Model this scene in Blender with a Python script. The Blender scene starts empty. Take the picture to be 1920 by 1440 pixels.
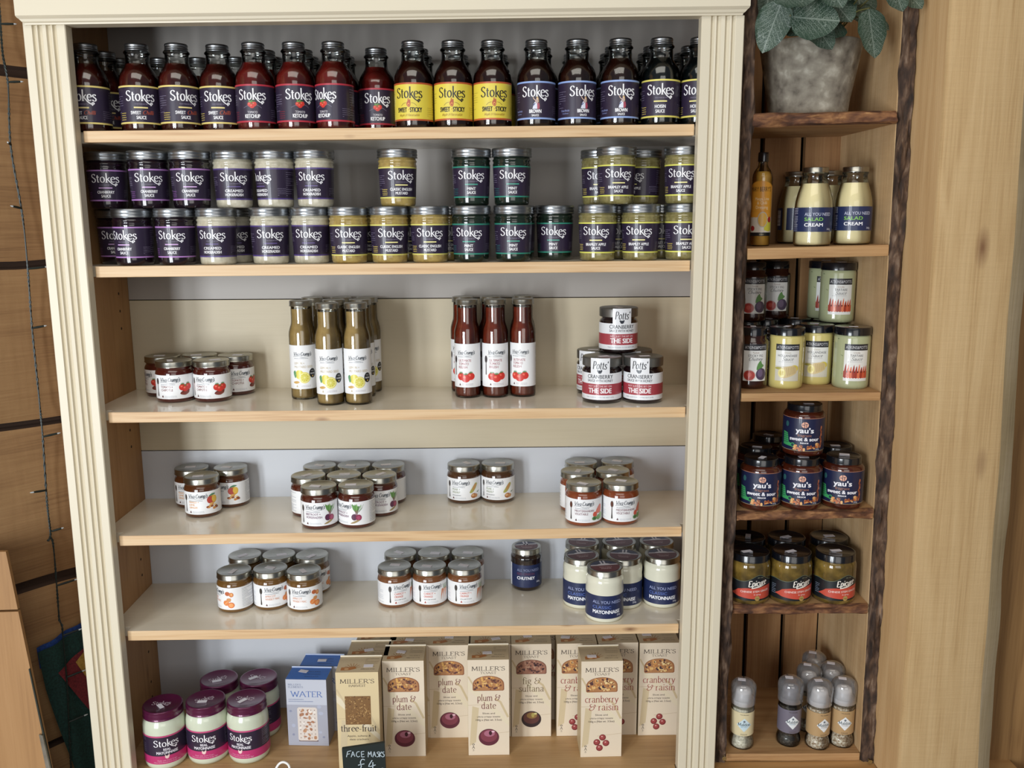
import bpy, bmesh, math, random
from mathutils import Vector, Matrix, noise
S = bpy.context.scene
C = S.collection
R_ = random.Random(7)
# ------------------------------------------------------------------ camera
YAW, PITCH, ROLL = .01908, .1817, -.00448
fw = Vector((math.sin(YAW) * math.cos(PITCH), math.cos(YAW) * math.cos(PITCH), -math.sin(PITCH)))
rt = Vector((math.cos(YAW), -math.sin(YAW), 0)); up = rt.cross(fw)
r2 = math.cos(ROLL) * rt + math.sin(ROLL) * up; u2 = -math.sin(ROLL) * rt + math.cos(ROLL) * up
CAM = Vector((.655, -1.459, 1.0894))
cd = bpy.data.cameras.new('camera'); cam = bpy.data.objects.new('camera', cd); C.objects.link(cam)
m = Matrix((r2, u2, -fw)).transposed().to_4x4(); m.translation = CAM; cam.matrix_world = m
cd.sensor_width = 36; cd.lens = 1674.5 / 1920 * 36; cd.clip_start = .05; S.camera = cam
# ------------------------------------------------------------------ world, exposure
W = bpy.data.worlds.new('world'); S.world = W; W.use_nodes = True
W.node_tree.nodes['Background'].inputs[0].default_value = (.80, .88, 1, 1)
W.node_tree.nodes['Background'].inputs[1].default_value = .09
S.view_settings.view_transform = 'Standard'; S.view_settings.look = 'None'
S.view_settings.exposure = .36; S.view_settings.gamma = 1; S.view_settings.use_curve_mapping = False
# ------------------------------------------------------------------ daylight through windows and skylight, plus an added fill behind the camera
def area_light(name, loc, aim, sx, sy, power, col):
    l = bpy.data.lights.new(name, 'AREA'); l.shape = 'RECTANGLE'; l.size = sx; l.size_y = sy; l.energy = power; l.color = col
    o = bpy.data.objects.new(name, l); C.objects.link(o); o.location = loc
    o.rotation_euler = (Vector(aim) - Vector(loc)).to_track_quat('-Z', 'Y').to_euler()
area_light('window_daylight', (-1.15, -2.5, .72), (.5, .1, .5), .34, 1.5, 31, (.90, .955, 1))
area_light('window_daylight', (-.70, -2.8, .72), (.5, .1, .5), .34, 1.5, 31, (.90, .955, 1))
area_light('rear_fill', (1.0, -3.4, 1.3), (.7, .1, .6), 1.8, 1.7, 16, (1, .97, .93))  # broad fill lamp added behind the camera, not an actual doorway
area_light('skylight_daylight', (.35, -1.75, 2.9), (.55, .1, .5), 2.4, 1.3, 20, (1, .95, .86))


# ------------------------------------------------------------------ materials
def lin(h):
    h = h.lstrip('#'); v = [int(h[i:i + 2], 16) / 255 for i in (0, 2, 4)]
    return tuple((c / 12.92 if c <= .04045 else ((c + .055) / 1.055) ** 2.4) for c in v) + (1,)
MC = {}
def mat(col, rough=.5, metal=0, coat=0, spec=.5, sss=0, key=None):
    k = key or 'm_%s_%g_%g_%g_%g' % (col, rough, metal, coat, sss)
    if k in MC: return MC[k]
    m = bpy.data.materials.new(k); m.use_nodes = True; p = m.node_tree.nodes['Principled BSDF']
    p.inputs['Base Color'].default_value = lin(col); p.inputs['Roughness'].default_value = rough
    p.inputs['Metallic'].default_value = metal; p.inputs['Coat Weight'].default_value = coat
    p.inputs['Coat Roughness'].default_value = .04; p.inputs['Specular IOR Level'].default_value = spec
    if sss: p.inputs['Subsurface Weight'].default_value = sss; p.inputs['Subsurface Radius'].default_value = (.01, .008, .005)
    MC[k] = m; return m
def nodes(m): return m.node_tree.nodes, m.node_tree.links, m.node_tree.nodes['Principled BSDF']
def ramp(N, L, fac, stops):
    r = N.new('ShaderNodeValToRGB'); L.new(fac, r.inputs[0]); e = r.color_ramp.elements
    while len(e) < len(stops): e.new(.5)
    for i, (p, c) in enumerate(stops): e[i].position = p; e[i].color = lin(c)
    return r
def speckle(base, stops, scale=60, rough=.4, coat=0, key='', dist=0, detail=4, bump=0, stretch=(1, 1, 1), metal=0):
    m = mat(base, rough, metal, coat, key=key)
    N, L, P = nodes(m)
    tc = N.new('ShaderNodeTexCoord'); mp = N.new('ShaderNodeMapping'); mp.inputs['Scale'].default_value = stretch
    L.new(tc.outputs['Object'], mp.inputs[0])
    n = N.new('ShaderNodeTexNoise'); n.inputs['Scale'].default_value = scale; n.inputs['Detail'].default_value = detail
    n.inputs['Distortion'].default_value = dist; L.new(mp.outputs[0], n.inputs['Vector'])
    r = ramp(N, L, n.outputs['Fac'], stops); L.new(r.outputs[0], P.inputs['Base Color'])
    if bump:
        b = N.new('ShaderNodeBump'); b.inputs['Strength'].default_value = bump; b.inputs['Distance'].default_value = .002
        L.new(n.outputs['Fac'], b.inputs['Height']); L.new(b.outputs[0], P.inputs['Normal'])
    return m
def wood(key, light, mid, dark, axis='X', rough=.55, rings=14, saw=0, fine=.35, knots=1, coat=0, bump=.25, stain=None):
    """plank: growth lines along the axis, fine fibre streaks, knots, optional cross saw marks"""
    m = mat(light, rough, coat=coat, key=key); N, L, P = nodes(m)
    tc = N.new('ShaderNodeTexCoord')
    def mp(s):
        q = N.new('ShaderNodeMapping'); i = 'XYZ'.index(axis); v = [s[1]] * 3; v[i] = s[0]
        q.inputs['Scale'].default_value = v; L.new(tc.outputs['Object'], q.inputs[0]); return q.outputs[0]
    a = N.new('ShaderNodeTexNoise'); a.inputs['Scale'].default_value = 1; a.inputs['Detail'].default_value = 2; a.inputs['Distortion'].default_value = .6
    L.new(mp((1.6, rings)), a.inputs['Vector'])
    w = N.new('ShaderNodeMath'); w.operation = 'MULTIPLY'; w.inputs[1].default_value = 26; L.new(a.outputs['Fac'], w.inputs[0])
    sn = N.new('ShaderNodeMath'); sn.operation = 'SINE'; L.new(w.outputs[0], sn.inputs[0])
    f = N.new('ShaderNodeTexNoise'); f.inputs['Scale'].default_value = 1; f.inputs['Detail'].default_value = 5; L.new(mp((9, 330)), f.inputs['Vector'])
    ad = N.new('ShaderNodeMath'); ad.operation = 'MULTIPLY_ADD'; ad.inputs[1].default_value = .09; L.new(sn.outputs[0], ad.inputs[0])
    fm = N.new('ShaderNodeMath'); fm.operation = 'MULTIPLY_ADD'; fm.inputs[1].default_value = fine * 1.6; fm.inputs[2].default_value = .5 - fine * .8
    L.new(f.outputs['Fac'], fm.inputs[0]); L.new(fm.outputs[0], ad.inputs[2])
    r = ramp(N, L, ad.outputs[0], [(.15, dark), (.45, mid), (.8, light)])
    out = r.outputs[0]
    if knots:
        v = N.new('ShaderNodeTexVoronoi'); v.inputs['Scale'].default_value = 1; L.new(mp((3.2 * knots, 9 * knots)), v.inputs['Vector'])
        kr = ramp(N, L, v.outputs['Distance'], [(0, '#ffffff'), (.05, '#bbbbbb'), (.12, '#000000')])
        mx = N.new('ShaderNodeMix'); mx.data_type = 'RGBA'; mx.inputs[7].default_value = lin('#6a3f24')
        L.new(kr.outputs[0], mx.inputs[0]); L.new(out, mx.inputs[6]); out = mx.outputs[2]
    b = N.new('ShaderNodeBump'); b.inputs['Strength'].default_value = bump; b.inputs['Distance'].default_value = .001
    h = f.outputs['Fac']
    if saw:
        q = N.new('ShaderNodeTexNoise'); q.inputs['Scale'].default_value = 1; q.inputs['Detail'].default_value = 3; L.new(mp((saw, 14)), q.inputs['Vector'])
        s2 = N.new('ShaderNodeMath'); s2.operation = 'ADD'; L.new(h, s2.inputs[0]); L.new(q.outputs['Fac'], s2.inputs[1]); h = s2.outputs[0]
        rr = ramp(N, L, q.outputs['Fac'], [(.3, '#d6d0c6'), (.65, '#ffffff')])
        mm = N.new('ShaderNodeMix'); mm.data_type = 'RGBA'; mm.blend_type = 'MULTIPLY'; mm.inputs[0].default_value = .14
        L.new(out, mm.inputs[6]); L.new(rr.outputs[0], mm.inputs[7]); out = mm.outputs[2]
    L.new(h, b.inputs['Height']); L.new(b.outputs[0], P.inputs['Normal'])
    L.new(out, P.inputs['Base Color'])
    return m
def thin_glass(key, tint='#eef4f0', fac=1.0):
    m = bpy.data.materials.new(key); m.use_nodes = True; N, L = m.node_tree.nodes, m.node_tree.links; N.clear()
    o = N.new('ShaderNodeOutputMaterial'); mx = N.new('ShaderNodeMixShader'); t = N.new('ShaderNodeBsdfTransparent'); g = N.new('ShaderNodeBsdfGlossy')
    fr = N.new('ShaderNodeFresnel'); fr.inputs[0].default_value = 1.5
    t.inputs[0].default_value = lin(tint); g.inputs['Roughness'].default_value = .03
    ml = N.new('ShaderNodeMath'); ml.operation = 'MULTIPLY'; ml.inputs[1].default_value = fac; ml.use_clamp = True
    L.new(fr.outputs[0], ml.inputs[0]); L.new(ml.outputs[0], mx.inputs[0]); L.new(t.outputs[0], mx.inputs[1]); L.new(g.outputs[0], mx.inputs[2]); L.new(mx.outputs[0], o.inputs[0])
    return m
GLASS = thin_glass('clear_glass', '#fafcfa', 1.15)
PLASTIC = thin_glass('clear_plastic', '#f4f4f6', 2.4)
_n, _l = PLASTIC.node_tree.nodes, PLASTIC.node_tree.links
_m = _n.new('ShaderNodeMixShader'); _d = _n.new('ShaderNodeBsdfDiffuse'); _d.inputs[0].default_value = (.85, .85, .87, 1); _m.inputs[0].default_value = .12
_o = [x for x in _n if x.type == 'OUTPUT_MATERIAL'][0]; _s = _o.inputs[0].links[0].from_socket; _l.new(_s, _m.inputs[1]); _l.new(_d.outputs[0], _m.inputs[2]); _l.new(_m.outputs[0], _o.inputs[0])
CREAM = mat('#d6ccb5', .42, key='cream_paint')
PINE = wood('pine_edge', '#dcc09a', '#cfad82', '#a87c52', 'X', .5, 60, fine=.35, knots=2.3)
SIDE = wood('cabinet_side', '#b78c5c', '#a87c4e', '#86592f', 'Z', .6, 14, fine=.3, knots=1.6)
LAM = wood('shelf_laminate', '#ebe3d2', '#e6dcc8', '#d8ccb4', 'X', .24, 6, fine=.15, knots=0, coat=.35, bump=.03)
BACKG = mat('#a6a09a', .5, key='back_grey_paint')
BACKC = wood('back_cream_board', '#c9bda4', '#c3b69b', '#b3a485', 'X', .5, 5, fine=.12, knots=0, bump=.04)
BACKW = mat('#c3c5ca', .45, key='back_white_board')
OAKB = wood('base_board', '#c9a87c', '#b59164', '#866442', 'X', .45, 12, fine=.3, knots=.7)
TIMB = wood('sawn_timber', '#cbad80', '#be9e70', '#a38053', 'Z', .75, 16, saw=420, fine=.36, knots=1.0, bump=.5)
TIMS = wood('sawn_timber_side', '#c6a67a', '#b89568', '#9c784c', 'Z', .75, 14, saw=0, fine=.25, knots=.5, bump=.4)
CRATE = wood('crate_board', '#cfb188', '#bc9b70', '#947450', 'Z', .75, 10, saw=120, fine=.3, knots=.7, bump=.4)
CRSH = wood('crate_shelf', '#bf9a6c', '#aa8256', '#7c5434', 'X', .7, 14, fine=.35, knots=.8, bump=.4)
SLAT = wood('crate_slat', '#a88258', '#946c44', '#704b2c', 'Z', .75, 12, saw=140, fine=.3, knots=.5, bump=.4)
LOGW = wood('log_wall', '#a58258', '#93704a', '#6a4a2e', 'X', .65, 9, saw=90, fine=.35, knots=.4, bump=.4)
GREYW = wood('grey_timber', '#a9977c', '#93805f', '#6f5b42', 'Z', .8, 10, saw=120, fine=.3, knots=0, bump=.5)
DARKW = wood('brown_timber', '#a37c4d', '#8f6a3e', '#6d4a28', 'Z', .7, 12, fine=.3, knots=.4)
BARK = speckle('#4a382c', [(.25, '#150e0a'), (.44, '#3a291f'), (.57, '#5a4434'), (.70, '#7d6958'), (.8, '#a0764f')], 95, .85, key='bark', dist=.35, detail=12, bump=1, stretch=(1, 1, .3))
BARKR = speckle('#5e3d28', [(.25, '#2a1810'), (.45, '#5d3a26'), (.6, '#8a5f3c'), (.75, '#b98d5e')], 85, .8, key='bark_shelf_edge', dist=.5, detail=11, bump=1, stretch=(.4, 1, 1))
STEEL = speckle('#aaa89f', [(.3, '#9b9990'), (.7, '#b9b8b0')], 25, .27, key='steel_lid', metal=1)
TINC = speckle('#9a9da0', [(.3, '#8b8e92'), (.7, '#aaadb0')], 25, .33, key='silver_cap', metal=1)
BLK = mat('#0d0f15', .22, coat=.6, key='black_lid')
PRICE = mat('#e9e6ee', .6, key='price_paper')

# ------------------------------------------------------------------ scene helpers
def tag(o, label=None, cat=None, group=None, kind=None):
    for k, v in (('label', label), ('category', cat), ('group', group), ('kind', kind)):
        if v: o[k] = v
    return o
def empty(name, loc=(0, 0, 0), label=None, cat=None, group=None):
    o = bpy.data.objects.new(name, None); o.empty_display_size = .02; C.objects.link(o); o.location = loc
    return tag(o, label, cat, group)
def obj(name, me, parent=None, mats=None, world=True):
    if mats is not None:
        for q in (mats if isinstance(mats, (list, tuple)) else [mats]): me.materials.append(q)
    o = bpy.data.objects.new(name, me); C.objects.link(o)
    if parent:
        o.parent = parent
        if world:
            p = parent; l = Vector((0, 0, 0))
            while p: l += p.location; p = p.parent
            o.location = -l
    return o
def frombm(bm, smooth=None):
    me = bpy.data.meshes.new('mesh'); bm.normal_update(); bm.to_mesh(me); bm.free()
    if smooth is not None:
        me.shade_smooth(); me.set_sharp_from_angle(angle=math.radians(smooth))
    return me
def bx(bm, x0, x1, y0, y1, z0, z1, bev=0, tilt=0, cx=.49, mi=0):
    """box; tilt raises z by tilt*(x-cx)"""
    v = [bm.verts.new((x, y, z + tilt * (x - cx))) for x in (x0, x1) for y in (y0, y1) for z in (z0, z1)]
    fs = [bm.faces.new([v[i] for i in q]) for q in ((0, 1, 3, 2), (4, 6, 7, 5), (0, 4, 5, 1), (2, 3, 7, 6), (0, 2, 6, 4), (1, 5, 7, 3))]
    for f in fs: f.material_index = mi
    if bev:
        es = {e for f in fs for e in f.edges}
        bmesh.ops.bevel(bm, geom=list(es), offset=bev, segments=2, affect='EDGES', profile=.6)
    return v
def boxme(x0, x1, y0, y1, z0, z1, bev=0, tilt=0, cx=.49):
    bm = bmesh.new(); bx(bm, x0, x1, y0, y1, z0, z1, bev, tilt, cx); return frombm(bm)
def lathe(prof, n=40, smooth=38, cap=True):
    """profile of (r, z) from the bottom upwards"""
    bm = bmesh.new(); rings = []
    for r, z in prof:
        if r < 1e-6: rings.append([bm.verts.new((0, 0, z))])
        else: rings.append([bm.verts.new((r * math.cos(2 * math.pi * i / n), r * math.sin(2 * math.pi * i / n), z)) for i in range(n)])
    for a, b in zip(rings, rings[1:]):
        for i in range(n):
            j = (i + 1) % n
            q = [a[i % len(a)], a[j % len(a)], b[j % len(b)], b[i % len(b)]]
            u = []
            for v in q:
                if v not in u: u.append(v)
            if len(u) > 2: bm.faces.new(u)
    if cap:
        for rg in (rings[0], rings[-1]):
            if len(rg) > 1: bm.faces.new(rg if rg is rings[-1] else rg[::-1])
    bmesh.ops.recalc_face_normals(bm, faces=bm.faces)
    return frombm(bm, smooth)
def tube(pts, r, n=8, smooth=True, caps=True):
    bm = bmesh.new(); rings = []; pts = [Vector(p) for p in pts]
    rr = r if isinstance(r, (list, tuple)) else [r] * len(pts)
    for i, p in enumerate(pts):
        d = (pts[min(i + 1, len(pts) - 1)] - pts[max(i - 1, 0)]).normalized()
        a = d.orthogonal().normalized() if i == 0 else (a - d * a.dot(d)).normalized()
        b = d.cross(a)
        rings.append([bm.verts.new(p + rr[i] * (math.cos(t) * a + math.sin(t) * b)) for t in (2 * math.pi * k / n for k in range(n))])
    for A, B in zip(rings, rings[1:]):
        for i in range(n): bm.faces.new((A[i], A[(i + 1) % n], B[(i + 1) % n], B[i]))
    if caps: bm.faces.new(rings[0][::-1]); bm.faces.new(rings[-1])
    bmesh.ops.recalc_face_normals(bm, faces=bm.faces)
    return frombm(bm, 60)
def smooth_pts(pts, k=6, closed=False):
    """Catmull-Rom"""
    out = []; n = len(pts)
    for i in range(n if closed else n - 1):
        g = lambda j: pts[j % n] if closed else pts[max(0, min(n - 1, j))]
        p0, p1, p2, p3 = g(i - 1), g(i), g(i + 1), g(i + 2)
        for s in range(k):
            t = s / k
            out.append(tuple(.5 * (2 * b + (c - a) * t + (2 * a - 5 * b + 4 * c - d) * t * t + (3 * b - a - 3 * c + d) * t ** 3) for a, b, c, d in zip(p0, p1, p2, p3)))
    if not closed: out.append(tuple(pts[-1]))
    return out
# ------------------------------------------------------------------ lettering: a pen-stroke serif alphabet (cap height 1, x-height .66)
def _arc(cx, cy, rx, ry, a0, a1, n=12):
    return [(cx + rx * math.cos(math.radians(a0 + (a1 - a0) * i / n)), cy + ry * math.sin(math.radians(a0 + (a1 - a0) * i / n))) for i in range(n + 1)]
X = .66
# glyph: width, [(points, serif flags 's' at start/end)]
GL = {
 'A': (.84, [([(.06, 0), (.42, 1)], 's'), ([(.42, 1), (.80, 0)], 'e'), ([(.2, .36), (.65, .36)], '')]),
 'C': (.80, [(_arc(.45, .5, .38, .5, 48, 312, 18), '')]),
 'E': (.66, [([(.14, 0), (.14, 1)], 'se'), ([(.14, 1), (.58, 1), (.58, .86)], ''), ([(.14, .52), (.46, .52)], ''), ([(.14, 0), (.6, 0), (.6, .14)], '')]),
 'H': (.88, [([(.16, 0), (.16, 1)], 'se'), ([(.72, 0), (.72, 1)], 'se'), ([(.16, .52), (.72, .52)], '')]),
 'I': (.34, [([(.17, 0), (.17, 1)], 'se')]),
 'L': (.66, [([(.15, 0), (.15, 1)], 'se'), ([(.15, 0), (.6, 0), (.6, .18)], '')]),
 'M': (1.0, [([(.14, 0), (.18, 1)], 'se'), ([(.18, 1), (.5, .1)], ''), ([(.5, .1), (.82, 1)], ''), ([(.82, 1), (.86, 0)], 'se')]),
 'N': (.88, [([(.15, 0), (.15, 1)], 'se'), ([(.15, 1), (.73, 0)], ''), ([(.73, 0), (.73, 1)], 'e')]),
 'O': (.94, [(_arc(.47, .5, .38, .5, 90, 450, 24), '')]),
 'P': (.66, [([(.15, 0), (.15, 1)], 'se'), ([(.15, 1)] + _arc(.32, .74, .26, .26, 90, -90, 10) + [(.15, .48)], '')]),
 'R': (.76, [([(.15, 0), (.15, 1)], 'se'), ([(.15, 1)] + _arc(.34, .75, .24, .25, 90, -90, 10) + [(.15, .5)], ''), ([(.36, .5), (.7, 0)], 'e')]),
 'S': (.62, [(smooth_pts([(.52, .84), (.42, .97), (.25, .98), (.12, .84), (.14, .66), (.32, .53), (.48, .40), (.53, .22), (.43, .05), (.26, .0), (.1, .1), (.07, .22)], 4), '')]),
 'T': (.74, [([(.37, 0), (.37, 1)], 's'), ([(.06, .84), (.06, 1), (.68, 1), (.68, .84)], '')]),
 'V': (.82, [([(.06, 1), (.42, 0)], 's'), ([(.42, 0), (.76, 1)], 'e')]),
 'W': (1.14, [([(.06, 1), (.34, 0)], 's'), ([(.34, 0), (.57, .9)], ''), ([(.57, .9), (.82, 0)], ''), ([(.82, 0), (1.08, 1)], 'e')]),
 'a': (.56, [(smooth_pts([(.1, .52), (.2, .64), (.36, .62), (.42, .48), (.42, .1), (.46, .0), (.54, .03)], 4), ''), (smooth_pts([(.42, .38), (.2, .32), (.08, .16), (.16, .01), (.32, .04), (.42, .18)], 4), '')]),
 'b': (.62, [([(.14, 0), (.14, 1.04)], ''), (_arc(.33, .33, .2, .33, 150, -150, 16), '')]),
 'c': (.52, [(_arc(.31, .33, .23, .33, 50, 315, 14), '')]),
 'd': (.64, [([(.47, 0), (.47, 1.04)], 's'), (_arc(.29, .33, .2, .33, 30, 330, 16), '')]),
 'e': (.54, [([(.1, .36), (.47, .40)] + _arc(.29, .34, .21, .32, 15, 315, 14), '')]),
 'f': (.38, [(smooth_pts([(.46, .98), (.34, 1.04), (.22, .94), (.2, .7), (.2, 0)], 4), 'e'), ([(.06, .66), (.38, .66)], '')]),
 'g': (.56, [(_arc(.27, .45, .17, .2, 0, 360, 16), ''), (smooth_pts([(.2, .26), (.12, .14), (.3, .06), (.48, -.04), (.42, -.24), (.2, -.28), (.06, -.18), (.16, -.02)], 4), ''), ([(.4, .6), (.54, .64)], '')]),
 'h': (.64, [([(.14, 0), (.14, 1.04)], 's'), (smooth_pts([(.14, .45), (.28, .63), (.44, .6), (.5, .42), (.5, 0)], 4), 'e')]),
 'i': (.30, [([(.15, 0), (.15, .64)], 's'), (_arc(.15, .88, .03, .03, 0, 360, 8), '')]),
 'k': (.50, [([(.13, 0), (.13, 1.12)], 's'), ([(.14, .28), (.46, .62)], ''), (smooth_pts([(.24, .36), (.42, .12), (.66, -.14), (.92, -.30), (1.12, -.34), (1.2, -.22), (1.08, -.14), (1.0, -.28), (1.06, -.46)], 5), '')]),
 'l': (.30, [([(.15, 0), (.15, 1.04)], 's')]),
 'm': (.92, [([(.12, 0), (.12, .64)], 's'), (smooth_pts([(.12, .45), (.24, .63), (.4, .6), (.45, .42), (.45, 0)], 4), 'e'), (smooth_pts([(.45, .45), (.58, .63), (.74, .6), (.79, .42), (.79, 0)], 4), 'e')]),
 'n': (.62, [([(.12, 0), (.12, .64)], 's'), (smooth_pts([(.12, .45), (.26, .63), (.42, .6), (.48, .42), (.48, 0)], 4), 'e')]),
 'o': (.58, [(_arc(.29, .33, .21, .33, 90, 450, 20), '')]),
 'p': (.62, [([(.14, -.32), (.14, .64)], 's'), (_arc(.33, .33, .2, .33, 150, -150, 16), '')]),
 'r': (.44, [([(.12, 0), (.12, .64)], 's'), (smooth_pts([(.12, .42), (.24, .6), (.38, .62)], 4), '')]),
 's': (.46, [(smooth_pts([(.38, .54), (.28, .65), (.14, .62), (.1, .48), (.22, .36), (.36, .25), (.38, .1), (.26, 0), (.1, .04), (.06, .14)], 4), '')]),
 't': (.40, [(smooth_pts([(.18, .86), (.18, .2), (.22, .03), (.36, .04)], 4), ''), ([(.04, .64), (.36, .64)], '')]),
 'u': (.62, [(smooth_pts([(.12, .62), (.12, .2), (.2, .02), (.36, .04), (.48, .2)], 4), ''), ([(.48, .64), (.48, 0)], 'e')]),
 'v': (.56, [([(.06, .64), (.28, 0)], ''), ([(.28, 0), (.5, .64)], '')]),
 'y': (.56, [([(.06, .64), (.29, .02)], ''), (smooth_pts([(.5, .64), (.29, .02), (.16, -.26), (.04, -.28)], 4), '')]),
 '&': (.86, [(smooth_pts([(.74, .5), (.62, .2), (.4, 0), (.16, .04), (.08, .22), (.2, .4), (.38, .5)], 4), ''), (smooth_pts([(.42, .94), (.24, .92), (.16, .74), (.26, .56), (.42, .5)], 4), ''), (smooth_pts([(.5, .62), (.62, .5), (.78, .56), (.84, .72), (.74, .84), (.66, .74)], 4), '')]),
 "'": (.22, [([(.12, 1.02), (.09, .78)], '')]),
 '-': (.40, [([(.06, .32), (.34, .32)], '')]),
 ' ': (.34, []),
}
FONTM = {}
def font_mesh(s, bold=0):
    k = (s, bold)
    if k in FONTM: return FONTM[k]
    c = bpy.data.curves.new('lettering', 'FONT'); c.body = s; c.size = 1; c.offset = bold; c.resolution_u = 3
    o = bpy.data.objects.new('lettering', c); me = bpy.data.meshes.new_from_object(o)
    v = [(p.co.x, p.co.y) for p in me.vertices]; f = [tuple(q.vertices) for q in me.polygons]
    bpy.data.objects.remove(o); bpy.data.curves.remove(c); bpy.data.meshes.remove(me)
    FONTM[k] = (v, f); return v, f

class Can:
    """a printed sheet laid out flat in millimetres, later wrapped round a jar or stood on a box face"""
    def __init__(s): s.bm = bmesh.new(); s.cols = []; s.tex = {}
    def ci(s, col):
        if col not in s.cols: s.cols.append(col)
        return s.cols.index(col)
    def face(s, pts, col, l):
        f = s.bm.faces.new([s.bm.verts.new((p[0], p[1], l * .09)) for p in pts])
        f.normal_update()
        if f.normal.z < 0: f.normal_flip()
        f.material_index = s.ci(col); return f
    def rect(s, x0, y0, x1, y1, col, l=1): s.face([(x0, y0), (x1, y0), (x1, y1), (x0, y1)], col, l)
    def ell(s, cx, cy, rx, ry, col, l=2, rot=0, n=22):
        c, q = math.cos(rot), math.sin(rot)
        s.face([(cx + rx * math.cos(t) * c - ry * math.sin(t) * q, cy + rx * math.cos(t) * q + ry * math.sin(t) * c) for t in (2 * math.pi * i / n for i in range(n))], col, l)
    def poly(s, pts, col, l=2, sm=0):
        if sm: pts = smooth_pts(pts, sm, True)
        s.face(pts, col, l)
    def line(s, pts, w, col, l=3, nib=None, taper=False):
        """ribbon; nib=(thin, thick) makes verticals thick and horizontals thin"""
        n = len(pts)
        if n < 2: return
        L, Rr = [], []
        for i, p in enumerate(pts):
            a = pts[max(i - 1, 0)]; b = pts[min(i + 1, n - 1)]
            dx, dy = b[0] - a[0], b[1] - a[1]; d = math.hypot(dx, dy) or 1e-6; dx /= d; dy /= d
            ww = w if not nib else nib[0] + (nib[1] - nib[0]) * min(1, abs(dy * .97 - dx * .18))
            if taper: ww *= math.sin(math.pi * (.12 + .76 * i / (n - 1)))
            L.append((p[0] - dy * ww / 2, p[1] + dx * ww / 2)); Rr.append((p[0] + dy * ww / 2, p[1] - dx * ww / 2))
        for i in range(n - 1):
            try: s.face([Rr[i], Rr[i + 1], L[i + 1], L[i]], col, l)
            except Exception: pass
    def text(s, t, x, y, h, col, w=None, l=3, align='C', bold=.012, sx=.8, rot=0):
        """plain sans capitals fitted to height h (cap) and width w"""
        if bold > 0:
            e = bold * h * (1.1 if bold > .02 else .7); offs = ((-e, 0), (e, 0), (0, 0)) if bold <= .02 else ((-e, -e * .4), (e, -e * .4), (-e, e * .4), (e, e * .4), (0, 0))
            for n_, (dx, dy) in enumerate(offs): s.text(t, x + (dx if align == 'C' else dx + e), y + dy, h, col, w and w - 2 * e, l + .04 * n_, align, 0, sx, rot)
            return
        bold = 0
        v, f = font_mesh(t, bold)
        hv, _ = font_mesh('H', bold); ch = max(p[1] for p in hv)
        k = h / ch; x0 = min(p[0] for p in v); x1 = max(p[0] for p in v); fx = (w / (x1 - x0)) if w else k * sx
        W_ = (x1 - x0) * fx; ox = x - (W_ / 2 if align == 'C' else (0 if align == 'L' else W_))
        c, q = math.cos(rot), math.sin(rot); vs = []
        for p in v:
            a, b = (p[0] - x0) * fx + ox - x, p[1] * k
            vs.append(s.bm.verts.new((x + a * c - b * q, y + a * q + b * c, l * .09)))
        mi = s.ci(col)
        for g in f:
            try: fc = s.bm.faces.new([vs[i] for i in g])
            except Exception: continue
            fc.material_index = mi; fc.normal_update()
            if fc.normal.z < 0: fc.normal_flip()
    def sk(s, t, x, y, h, col, w=None, l=3, align='C', thin=.045, thick=.13, serif=True, slant=0, space=0, rot=0, arc=0):
        tot = sum(GL[c][0] + space for c in t) - space; kx = (w / tot) if w else h
        W_ = tot * kx; ox = -(W_ / 2 if align == 'C' else (0 if align == 'L' else W_)); cx = 0
        c_, q_ = math.cos(rot), math.sin(rot)
        def tr(p):
            a, b = ox + (cx + p[0]) * kx + slant * p[1] * h, p[1] * h
            b += arc * (1 - (2 * a / W_) ** 2)
            return (x + a * c_ - b * q_, y + a * q_ + b * c_)
        for c in t:
            gw, sts = GL[c]
            for pts, fl in sts:
                s.line([tr(p) for p in pts], 0, col, l, nib=(thin * h, thick * h))
                if serif:
                    for on, p in ((('s' in fl), pts[0]), (('e' in fl), pts[-1])):
                        if on: s.line([tr((p[0] - .12, p[1])), tr((p[0] + .12, p[1]))], thin * h * 1.1, col, l + .2)
            cx += gw + space
    def para(s, x0, x1, y0, y1, n, col, w=.45, l=2, seed=1):
        """lines of print too small to read"""
        r = random.Random(seed)
        for i in range(n):
            y = y1 - (y1 - y0) * i / max(1, n - 1); x = x0
            while x < x1 - .6:
                d = r.uniform(.8, 2.6); s.rect(x, y, min(x + d, x1), y + w, col, l); x += d + .5
                if r.random() < .06: break
    def finish(s, strip=None):
        bm = s.bm
        bmesh.ops.triangulate(bm, faces=[f for f in bm.faces if len(f.verts) > 4])
        if strip:
            xs = [v.co.x for v in bm.verts]; a = math.floor(min(xs) / strip) * strip + strip
            while a < max(xs):
                bmesh.ops.bisect_plane(bm, geom=bm.verts[:] + bm.edges[:] + bm.faces[:], plane_co=(a, 0, 0), plane_no=(1, 0, 0), dist=1e-5)
                a += strip
    def mesh(s, fn, rough=.42, coat=.25, extra=None):
        for v in s.bm.verts: v.co = fn(v.co.x, v.co.y, v.co.z)
        me = bpy.data.meshes.new('mesh'); s.bm.to_mesh(me); s.bm.free()
        for c in s.cols: me.materials.append(extra[c] if extra and c in extra else mat(c, rough, coat=coat))
        return me
    def wrap(s, rfun, rref, off=.12, strip=2.4, **k):
        """rfun(z mm) -> radius mm; u runs round the jar with 0 facing -Y"""
        s.finish(strip)
        def fn(u, v, z):
            a = u / rref; r = (rfun(v) + off + z) / 1000
            return (r * math.sin(a), -r * math.cos(a), v / 1000)
        me = s.mesh(fn, **k); me.shade_smooth(); return me
    def flat(s, fn, **k): s.finish(None); return s.mesh(fn, **k)
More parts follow.
